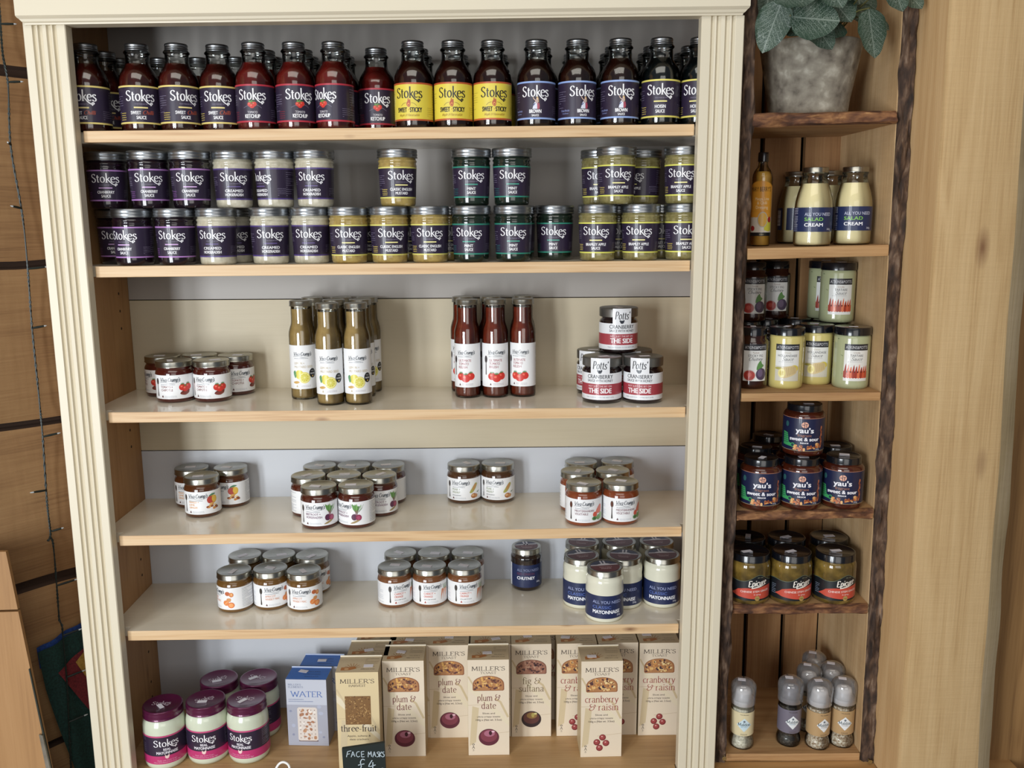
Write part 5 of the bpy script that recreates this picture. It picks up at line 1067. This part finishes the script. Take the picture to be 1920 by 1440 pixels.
def crate():
    P = empty('bark_edged_shelf_unit', (1.19, .12, .105), 'narrow rough wooden shelf unit with bark-edged boards and slatted back', 'shelf unit')
    xi = lambda z: 1.3075 + (1.26 - z) * .0135
    s = obj('side_board', boxme(1.050, 1.0735, .034, .262, .103, 1.75), P, CRATE); b = bark_strip('bark_edge', s, 1.052, 1.0745, .026, .0335, .103, 1.75, BARK, .010, 1)
    s = obj('side_board', boxme(1.3076, 1.331, .030, .262, .103, 1.75), P, CRATE); lean(s.data, .0135); b = bark_strip('bark_edge', s, 1.309, 1.3315, .022, .0295, .103, 1.75, BARK, .008, 5); lean(b.data, .0135)
    ZC = [(1.2583, .0023, .020, BARKR, .007), (1.0435, .0025, .018, CRSH, .0012), (.7972, 0, .014, CRSH, .001), (.5885, .0013, .018, BARKR, .008), (.4125, -.001, .018, BARKR, .006), (.121, -.0014, .0145, CRSH, .0012)]
    for i, (z, e, h, m_, amp) in enumerate(ZC):
        t = 2 * e / .235; x1 = xi(z)
        s = obj('shelf_board', boxme(1.0738, x1, .031, .2608, z - h, z, 0, t, 1.19), P, CRSH)
        q = bark_strip('shelf_edge', s, 1.0738, x1 - .002, .024, .0308, z - h, z, m_, amp, 20 + i, .005, 'X')
        for v in q.data.vertices: v.co.z += t * (v.co.x - 1.19)
    g = [1.0738, 1.1605, 1.2375, 1.3135]
    for a, b2 in zip(g, g[1:] + [1.335]):
        s = obj('back_slat', boxme(a + .0045, b2 - .0045, .261, .275, .105, 1.75), P, SLAT)
        for v in s.data.vertices: v.co.x += (1.2 - v.co.z) * .010
    for x, z in ((1.0665, .1235), (1.335, .112)):
        sc = lathe(mm((0, 0), (2.2, 0), (2.2, -8), (0, -8)) if 0 else mm((1.2, -9), (1.3, -1.2), (4.0, 0), (3.9, .6), (2.6, .9), (1.1, .4), (0, .3)), 16, 40)
        o = obj('screw', sc, P, mat('#b8a878', .35, .9)); o.location = Vector((x, .0085, z)) - P.location; o.rotation_euler = (math.pi / 2, 0, 0)
    return P
crate()
# ------------------------------------------------------------------ setting: log wall, timber posts, ledge, floor
def st(name, me, m_): return tag(obj(name, me, None, m_), kind='structure')
WD = Vector((.6404, .7680, 0)); WP = Vector((-.1195, .1245, 0)); WN = Vector((.768, -.6404, 0))
def wall_left():
    joints = [-.5, -.17, .137, .447, .743, 1.019, 1.333, 1.64, 1.9]; bm = bmesh.new(); prof = []
    for a, b in zip(joints, joints[1:]):
        h = b - a; jw = {1.333: .012, .447: .02}.get(a, .0)
        for f, d in ((.0, -.012), (.008 + jw, -.011), (.022 + jw, .000), (.12, .006), (.3, .010), (.7, .010), (.88, .006), (.975, .0), (.99, -.012)): prof.append((a + h * f, d))
    prof.append((joints[-1], -.022)); n = 60; T0, T1 = -1.6, .085; rows = []
    for i in range(n + 1):
        t = T0 + (T1 - T0) * i / n
        rows.append([bm.verts.new(Vector((t, -(d + .002 * noise.noise(Vector((t * 8, z * 20, 0)))), 0)) + Vector((0, 0, z - .045 * t * (1 if z < 1.2 else -.5) * .4 + .006 * noise.noise(Vector((t * 7, z * 3, 9)))))) for z, d in prof])
    for A, B in zip(rows, rows[1:]):
        for j in range(len(prof) - 1):
            f = bm.faces.new((A[j], B[j], B[j + 1], A[j + 1])); d = max(prof[j][1], prof[j + 1][1])
            f.material_index = 1 if prof[j][1] < -.01 or prof[j + 1][1] < -.01 else 0
    back = [[bm.verts.new(Vector((t, .06, z))) for z in (-.5, 1.9)] for t in (T0, T1)]
    bm.faces.new((back[0][0], back[0][1], back[1][1], back[1][0])); bmesh.ops.recalc_face_normals(bm, faces=bm.faces)
    o = st('wall_left', frombm(bm, 50), [LOGW, mat('#3a281c', .9, key='log_joint')]); o.location = WP; o.rotation_euler = (0, 0, math.atan2(WD.y, WD.x))
wall_left()
st('wall_back', boxme(-.14, 1.9, .30, .34, -.5, 1.9), mat('#241a12', .9, key='dark_back'))
def post():
    """upright sawn timber with a waney right edge"""
    bm = bmesh.new(); rows = []; N_ = 70
    for i in range(N_ + 1):
        z = .106 + (1.9 - .106) * i / N_; xl = 1.3318 + (1.26 - z) * .0118; xr = 1.452 + (1.24 - z) * .027 + .004 * noise.noise(Vector((z * 5, 0, 0)))
        w = .002 * noise.noise(Vector((z * 9, 4, 0)))
        rows.append([bm.verts.new(p) for p in ((xl, .26, z), (xl - .001, -.074, z), (xl + .002, -.0795 + w * .2, z), (xl + .006, -.0805, z), (xr - .012, -.0805, z), (xr, -.0790 + w * .3, z), (xr + .014 + w, -.0755, z), (xr + .027 + w * 2, -.069, z), (xr + .03, .26, z))])
    for A, B in zip(rows, rows[1:]):
        for j in range(8):
            f = bm.faces.new((A[j], A[j + 1], B[j + 1], B[j])); f.material_index = 1 if j == 0 else (2 if j >= 5 else 0)
    for r in (rows[0], rows[-1]): bm.faces.new(r)
    bmesh.ops.recalc_face_normals(bm, faces=bm.faces); st('trim_1', frombm(bm, 40), [TIMB, TIMS, GREYW])
post()
st('wall_right', boxme(1.47, 2.3, .02, .10, -.5, 1.9), DARKW)
st('trim_2', boxme(1.049, 1.60, -.10, .2995, .055, .1045, .002), wood('ledge_timber', '#c9a06c', '#b58a56', '#8a6238', 'X', .6, 14, fine=.35, knots=.9))
st('trim_3', boxme(1.049, 1.60, -.04, .2995, -.5, .0548), DARKW)
st('floor', boxme(-1.4, 2.4, -1.9, .34, -.52, -.5), mat('#7d6a55', .6))
# ------------------------------------------------------------------ fairy lights on the log wall
def at_wall(t, z, off): return WP + WD * t + WN * off + Vector((0, 0, z))
def fairy():
    P = empty('fairy_light_string', at_wall(-.03, .9, .03), 'dark green fairy light string hanging down the log wall', 'string lights')
    pts = [(-.05, 1.46), (-.0505, 1.414), (-.0522, 1.357), (-.049, 1.308), (-.0546, 1.211), (-.0473, 1.10), (-.0475, 1.011), (-.0502, .912), (-.0504, .801), (-.051, .721), (-.0549, .605), (-.0545, .545), (-.0600, .534), (-.0520, .530), (-.053, .444), (-.0555, .348), (-.0565, .265), (-.061, .18), (-.0645, .098), (-.066, 0)]
    base = smooth_pts([(t, z, .024) for t, z in pts], 14)
    for ph in (0, math.pi):
        out = []
        for i, (t, z, o) in enumerate(base):
            a = z * 520 + ph; out.append(at_wall(t + .0011 * math.cos(a), z, o + .0011 * math.sin(a) + (.010 if z < .38 else 0)))
        obj('cable', tube(out, .0012, 5), P, mat('#1d2724', .5))
    for z, sgn, t0 in ((1.402, 1, -.0505), (1.313, 1, -.049), (1.214, -.35, -.0546), (1.112, -.9, -.048), (1.012, 1.5, -.0475), (.912, 1, -.0502), (.722, 1.3, -.051), (.626, -1.4, -.054), (.550, .9, -.053), (.448, 1.7, -.053), (.356, 1.5, -.0553), (.275, 1.5, -.0562), (.188, 1.5, -.0605)):
        ln = .017 * abs(sgn) ; s = 1 if sgn > 0 else -1; dz = .002 if sgn > 0 else .003
        o_ = .010 if z < .38 else 0; A = at_wall(t0, z, .026 + o_); B = at_wall(t0 + s * ln, z + dz, .030 + o_)
        h = obj('bulb_holder', tube([A, A.lerp(B, .5), B], [.0016, .0021, .0017], 8), P, mat('#1d2724', .5))
        obj('bulb', tube([B, B + (B - A) * .12, B + (B - A) * .26], [.0014, .0014, .0005], 8), h, mat('#c9d2d6', .15, key='bulb_glass')).location = Vector((0, 0, 0))
fairy()
# ------------------------------------------------------------------ folded cloth hanging behind the left pilaster
def cloth():
    P = empty('hanging_cloth', at_wall(-.03, .2, .01), 'dark green cloth with blue edge and red patch hanging behind the left pilaster', 'cloth')
    def sheet(name, poly, off, m_, par, waves=.003):
        bm = bmesh.new(); vs = [bm.verts.new((a, b, 0)) for a, b in poly]; bm.faces.new(vs); bmesh.ops.triangulate(bm, faces=bm.faces)
        for k in range(40): 
            bmesh.ops.bisect_plane(bm, geom=bm.verts[:] + bm.edges[:] + bm.faces[:], plane_co=(-.12 + k * .006, 0, 0), plane_no=(1, 0, 0))
        for k in range(30): bmesh.ops.bisect_plane(bm, geom=bm.verts[:] + bm.edges[:] + bm.faces[:], plane_co=(0, -.3 + k * .024, 0), plane_no=(0, 1, 0))
        for v in bm.verts:
            a, b = v.co.x, v.co.y; v.co = at_wall(a, b, off + waves * math.sin(a * 130 + b * 12) + waves * .5 * noise.noise(Vector((a * 30, b * 14, off * 50))))
        r = bmesh.ops.solidify(bm, geom=bm.faces[:], thickness=.0012); o = obj(name, frombm(bm, 50), par, m_); return o
    G_ = speckle('#123430', [(.3, '#0d2622'), (.7, '#17403a')], 300, .85, key='green_cloth')
    sheet('blue_edge', [(-.0949, .340), (-.0145, .361), (.05, .375), (.05, .30), (-.093, .300)], .019, speckle('#183a7c', [(.3, '#122c62'), (.7, '#1f4690')], 300, .85, key='blue_cloth'), P)
    g = sheet('green_panel', [(-.0955, .332), (-.0175, .3495), (.05, .362), (.05, -.2), (-.015, -.2), (-.054, .086), (-.072, .171), (-.0885, .260)], .023, G_, P)
    r = sheet('red_patch', [(-.0676, .285), (-.0203, .313), (.05, .34), (.05, .08), (-.0194, .191)], .028, speckle('#6c1f26', [(.3, '#571820'), (.7, '#7d262c')], 300, .85, key='red_cloth'), g, .002)
    sheet('yellow_patch', [(-.0355, .293), (-.0203, .308), (.05, .33), (.05, .16), (-.0216, .261)], .031, speckle('#a8843a', [(.3, '#94722e'), (.7, '#b89244')], 300, .85, key='yellow_cloth'), r, .001)
cloth()
# ------------------------------------------------------------------ pale board at the lower left
def near_board():
    P = empty('leaning_board', (-.3, -.045, FL), 'pale sawn board end with a gap, leaning in front of the log wall', 'board')
    m_ = wood('pale_board', '#ac8458', '#9c7448', '#805a34', 'Z', .6, 7, fine=.2, knots=0)
    def slab(name, pts, y0=-.05, y1=-.043, par=P, mt=m_):
        bm = bmesh.new(); a = [bm.verts.new((x, y0, z)) for x, z in pts]; b = [bm.verts.new((x, y1, z)) for x, z in pts]; n = len(pts)
        for i in range(n): bm.faces.new((a[i], a[(i + 1) % n], b[(i + 1) % n], b[i]))
        bm.faces.new(a); bm.faces.new(b[::-1]); bmesh.ops.recalc_face_normals(bm, faces=bm.faces); return obj(name, frombm(bm), par, mt)
    ex = lambda z: -.1508 + (.5567 - z) * .0893
    slab('upper_board', [(-.42, .5586), (ex(.557), .557), (ex(.456), .456), (-.42, .450)])
    slab('lower_board', [(-.42, .447), (ex(.452), .452), (ex(-.5), FL), (-.42, FL)])
    slab('metal_strip', [(ex(.35) - .001, .35), (ex(.35) + .0008, .351), (ex(.15) + .003, .15), (ex(.15), .15)], -.053, -.0502, P, mat('#2c3028', .5, .4))
    slab('hinge', [(ex(.232) - .004, .232), (ex(.232) + .002, .230), (ex(.15) + .003, .15), (ex(.15) - .004, .15)], -.057, -.0532, P, STEEL)
near_board()
# ------------------------------------------------------------------ chalk sign and face mask on the front of the base board
def chalk_sign():
    P = empty('chalkboard_sign', (.424, -.055, .106), 'small black chalkboard sign with handwritten face mask price', 'sign'); P.rotation_euler = (math.radians(6), math.radians(0), 0)
    x0, x1, y0, y1 = -36, 37, 0, 105; sh = .15
    bm = bmesh.new(); q = [(x0, y0), (x1, y0), (x1, y1 + 2), (x0, y1 - 9)]
    a = [bm.verts.new((x / 1000, 0, y / 1000)) for x, y in q]; b = [bm.verts.new((x / 1000, .005, y / 1000)) for x, y in q]
    for i in range(4): bm.faces.new((a[i], a[(i + 1) % 4], b[(i + 1) % 4], b[i]))
    bm.faces.new(a); bm.faces.new(b[::-1]); bmesh.ops.recalc_face_normals(bm, faces=bm.faces)
    obj('board', frombm(bm), P, mat('#15201f', .6), world=False)
    c = Can(); W_ = '#b6c4cc'; t = .14
    def st_(pts, x, y, k=1.0, w=1.25):
        r = [(x + a * k, y + b * k + (a * k) * t) for a, b in pts]; c.line(smooth_pts(r, 3) if len(r) > 2 else r, w, W_, 1)
    y = 79; s = 11
    for x, gl in ((-29, [[(0, 0), (.3, 1)], [(.3, 1), (1, 1.05)], [(.1, .5), (.7, .55)]]), (-21, [[(0, 0), (.4, 1)], [(.4, 1), (.75, 0)], [(.1, .35), (.7, .4)]]), (-12, [[(.7, .95), (.2, .9), (0, .4), (.3, 0), (.7, .1)]]), (-4, [[(.1, 0), (.1, 1)], [(.1, 1), (.7, 1)], [(.1, .5), (.6, .5)], [(.1, 0), (.7, 0)]]),
                  (8, [[(0, 0), (.1, 1)], [(.1, 1), (.35, .4)], [(.35, .4), (.65, 1)], [(.65, 1), (.7, 0)]]), (16, [[(0, 0), (.35, 1)], [(.35, 1), (.6, 0)], [(.1, .35), (.5, .4)]]), (22.5, [[(.5, .95), (.1, .8), (.45, .45), (.4, .1), (0, .05)]]), (27, [[(.1, 0), (.1, 1)], [(.55, .95), (.1, .45)], [(.1, .45), (.6, 0)]]), (32, [[(.45, .95), (.05, .8), (.4, .45), (.35, .1), (0, .05)]])):
        for p in gl: st_([(a * s * .78, b * s) for a, b in p], x, y - x * .02)
    for p in ([(10, 17), (6, 19), (3, 14), (4, 6), (2, 0), (10, 1)], [(-1, 9), (9, 10)]): st_(p, -9, 53, 1.1, 1.6)
    for p in ([(6, 17), (0, 6), (11, 7.5)], [(7, 13), (6, -1)]): st_(p, 8, 53, 1.1, 1.6)
    obj('chalk_lettering', c.flat(lambda a, b, z: (a / 1000, -.0003 - z / 1000, b / 1000), rough=.9, coat=0), P, world=False)
    c2 = bmesh.new(); bx(c2, .030, .033, -.0006, -.0001, .048, .056); obj('pen_mark', frombm(c2), P, mat('#e8eef0', .7), world=False)
chalk_sign()
def face_mask():
    P = empty('face_mask', (.283, -.03, .106), 'white face mask lying at the shelf front, ear loop standing up', 'face mask')
    bm = bmesh.new(); n = 18; rows = []
    for i in range(n + 1):
        x = -.03 + .09 * i / n; rows.append([bm.verts.new((x, -.035 + .06 * j / 12, .003 + .010 * math.sin(math.pi * i / n) + .0016 * (j % 2))) for j in range(13)])
    for A, B in zip(rows, rows[1:]):
        for j in range(12): bm.faces.new((A[j], B[j], B[j + 1], A[j + 1]))
    bmesh.ops.solidify(bm, geom=bm.faces[:], thickness=.0015); obj('mask_fabric', frombm(bm, 60), P, mat('#d8dce6', .8), world=False)
    lp = smooth_pts([(-.026, 0, .006), (-.023, .002, .026), (-.015, .004, .042), (-.006, .004, .047), (.003, .003, .042), (.006, .001, .03), (.008, 0, .010)], 6)
    obj('ear_loop', tube(lp, .0021, 8), P, mat('#eceae6', .6), world=False)
face_mask()
# ------------------------------------------------------------------ concrete pot with silver-veined leaves
def leaf_material():
    m_ = mat('#3f5f48', .45, coat=.15, key='veined_leaf'); N, L, Pn = nodes(m_)
    tc = N.new('ShaderNodeTexCoord'); sp = N.new('ShaderNodeSeparateXYZ'); L.new(tc.outputs['UV'], sp.inputs[0])
    def M(op, a, b=None, c=None):
        n = N.new('ShaderNodeMath'); n.operation = op
        for i, v in enumerate((a, b, c)):
            if v is None: continue
            if isinstance(v, (int, float)): n.inputs[i].default_value = v
            else: L.new(v, n.inputs[i])
        return n.outputs[0]
    u, v = sp.outputs[0], sp.outputs[1]; au = M('ABSOLUTE', u)
    mid = M('SUBTRACT', 1, M('MULTIPLY', au, 34)); ph = M('SUBTRACT', M('MULTIPLY', v, 9), M('MULTIPLY', M('POWER', au, .8), 6))
    fr = M('ABSOLUTE', M('SUBTRACT', M('FRACT', ph), .5)); side = M('SUBTRACT', 1, M('MULTIPLY', fr, 13))
    mp = N.new('ShaderNodeMapping'); mp.inputs['Scale'].default_value = (26, 30, 1); L.new(tc.outputs['UV'], mp.inputs[0])
    vo = N.new('ShaderNodeTexVoronoi'); vo.feature = 'DISTANCE_TO_EDGE'; vo.inputs['Scale'].default_value = 1; L.new(mp.outputs[0], vo.inputs['Vector'])
    net = M('SUBTRACT', .85, M('MULTIPLY', vo.outputs[0], 9))
    edge = M('SUBTRACT', 1, M('MULTIPLY', au, 1.9))
    al = M('MAXIMUM', M('MAXIMUM', mid, side), M('MULTIPLY', net, 1.05)); n2 = N.new('ShaderNodeClamp'); L.new(al, n2.inputs[0])
    f2 = N.new('ShaderNodeClamp'); L.new(M('MULTIPLY', n2.outputs[0], M('MINIMUM', M('ADD', edge, .25), .8)), f2.inputs[0])
    mx = N.new('ShaderNodeMix'); mx.data_type = 'RGBA'; mx.inputs[6].default_value = lin('#3c5a46'); mx.inputs[7].default_value = lin('#c6d4c8')
    L.new(f2.outputs[0], mx.inputs[0]); L.new(mx.outputs[2], Pn.inputs['Base Color']); return m_
def plant():
    zc = 1.2585; px, py = 1.194, .122
    P = empty('potted_plant', (px, py, zc), 'grey concrete pot of silver-veined green leaves on the highest rough shelf', 'potted plant')
    pot = [(0, 0), (62, 0), (64.5, 2), (66, 12), (68, 30), (83, 113), (84, 118), (83, 120), (78.5, 120), (77.5, 117), (66, 95), (0, 95)]
    obj('pot', lathe(mm(*pot), 48, 50), P, speckle('#8d867a', [(.25, '#4f483f'), (.40, '#7b7367'), (.56, '#928b7d'), (.72, '#b8b2a4')], 48, .9, key='concrete', detail=14, bump=.7, dist=.15), world=False)
    obj('soil', lathe(mm((0, 96), (72, 97), (74, 103), (0, 106)), 24, 50), P, mat('#2a2018', .95), world=False)
    LM = leaf_material(); r = random.Random(2)
    def leaf(base, tip, width, droop=.12, face=(0, -1, .25), roll=0):
        b, t = Vector(base), Vector(tip); ax = t - b; Ln = ax.length; ax.normalize(); nrm = Vector(face); nrm = (nrm - ax * nrm.dot(ax)).normalized(); sd = ax.cross(nrm)
        bm = bmesh.new(); uv = bm.loops.layers.uv.new('uv'); n, m_ = 14, 8; rows = []; UV = {}
        for i in range(n + 1):
            f = i / n; w = width / 2 * 1.12 * (math.sin(math.pi * min(1, f ** .72)) ** .62) if 0 < i < n else .0006
            row = []
            for j in range(m_ + 1):
                g = -1 + 2 * j / m_; p = b + ax * Ln * f + sd * w * g + nrm * (-droop * Ln * (f - .3) ** 2 + .10 * w * (1 - abs(g)) * -1 + .0012 * math.sin(f * 19 + g * 3) * abs(g))
                v = bm.verts.new(p - P.location); UV[v] = (g * .5 * (w / (width / 2)), f); row.append(v)
            rows.append(row)
        for A, B in zip(rows, rows[1:]):
            for j in range(m_):
                fc = bm.faces.new((A[j], A[j + 1], B[j + 1], B[j]))
                for lo in fc.loops: lo[uv].uv = UV[lo.vert]
        for _ in (0,): bmesh.ops.solidify(bm, geom=bm.faces[:], thickness=.0006)
        o = obj('leaf', frombm(bm, 80), P, LM, world=False)
        return b
    c0 = Vector((px, py, zc + .10))
    LV = [((1.100, -.012, 1.419), (1.076, .000, 1.345), .049, (-.3, -1, .3)), ((1.112, -.018, 1.396), (1.186, -.03, 1.388), .068, (0, -1, .35)), ((1.152, .012, 1.402), (1.190, .004, 1.352), .050, (.1, -1, .5)),
          ((1.236, -.012, 1.408), (1.252, -.014, 1.335), .047, (.25, -1, .2)), ((1.248, -.05, 1.450), (1.272, -.055, 1.395), .052, (.2, -1, .5)), ((1.08, -.03, 1.425), (1.14, -.045, 1.415), .05, (0, -1, .8)),
          ((1.16, -.02, 1.45), (1.188, -.035, 1.405), .05, (.1, -1, .4)), ((1.275, -.02, 1.445), (1.312, -.03, 1.405), .042, (.3, -1, .3)), ((1.23, .03, 1.42), (1.285, .02, 1.385), .045, (.2, -1, .9)),
          ((1.19, .02, 1.43), (1.215, .0, 1.392), .05, (0, -1, .6)), ((1.13, .03, 1.40), (1.14, .005, 1.372), .045, (-.3, -1, .7)), ((1.21, .04, 1.40), (1.17, .02, 1.376), .05, (0, -1, .8)), ((1.255, .03, 1.405), (1.262, .01, 1.352), .04, (.3, -1, .2)),
          ((1.15, .05, 1.44), (1.12, .0, 1.43), .06, (0, -1, .8)), ((1.21, .05, 1.45), (1.235, .0, 1.43), .06, (0, -1, .6)), ((1.17, .1, 1.45), (1.18, .06, 1.40), .06, (0, -1, .3)), ((1.10, .06, 1.44), (1.09, .04, 1.39), .05, (0, -1, .3)), ((1.25, .08, 1.46), (1.26, .06, 1.40), .05, (0, -1, .3))]
    for b, t, w, fc in LV:
        leaf(b, t, w, face=fc)
        bb = Vector(b) - P.location; s0 = c0 - P.location + Vector((r.uniform(-.03, .03), r.uniform(-.05, -.02), 0)); mid = (bb + s0) / 2 + Vector((0, -.01, .02))
        obj('stem', tube(smooth_pts([tuple(s0), tuple(mid), tuple(bb)], 5), .0013, 6), P, mat('#5c5a30', .6), world=False)
plant()
# ------------------------------------------------------------------ goods
place_all()
BG = 'toast and cracker boxes on the bottom shelf'
W6 = .192
card_box('water', .2945, .098, -.06, 'blue and silver water cracker box in front of another', BG, .0775, .045, .136, (-.012, .008))
card_box('water', .3105, .1485, -.06, 'blue-topped water cracker box behind the front one', BG, .0775, .045, .136, (.0, .0))
T = [('fruit', 0.404, .0185, -.0, 'three-fruit harvest cracker box behind the chalk sign', (.018, .0)), ('fruit', .4145, .079, 0, 'second three-fruit cracker box in its row, top visible', (.0, .0)), ('fruit', .423, .1395, 0, 'third three-fruit cracker box at the back of its row', (-.005, .01)),
     ('plum', .4765 + .0055, .058, .0, 'plum and date toast box left front, next to three-fruit crackers', (-.006, .012)), ('plum', .487, .118, 0, 'plum and date toast box behind the left front one', (0, .0)),
     ('plum', .5625, .117, 0, 'plum and date toast box set back between the two front ones', (0, .01)),
     ('plum', .6385 - .0005, .058, 0, 'plum and date toast box front centre with sticker on top', (-.002, .004)), ('plum', .642, .118, 0, 'plum and date toast box behind the front centre one', (.01, .0)),
     ('fig', .7195, .117, 0, 'fig and sultana toast box', (-.006, .01)), ('cran', .738, .1755, 0, 'toast box in the dark behind the fig and sultana one', (0, .01)),
     ('cran', .8065, .117, 0, 'cranberry and raisin toast box left, overlapped by the front one', (-.02, .004)), ('cran', .846, .047, .015, 'cranberry and raisin toast box standing in front', (-.017, -.004)),
     ('cran', .885, .118, 0, 'cranberry and raisin toast box between front one and rightmost', (-.018, .0)), ('cran', .964, .115, 0, 'rightmost cranberry and raisin toast box beside the pilaster', (-.02, .012))]
for k, x, y, rot, lab, stc in T: card_box(k, x, y, rot, lab if len(lab.split()) > 5 else lab + ' with dark round fruit picture', BG, .0765, .058, W6, stc)
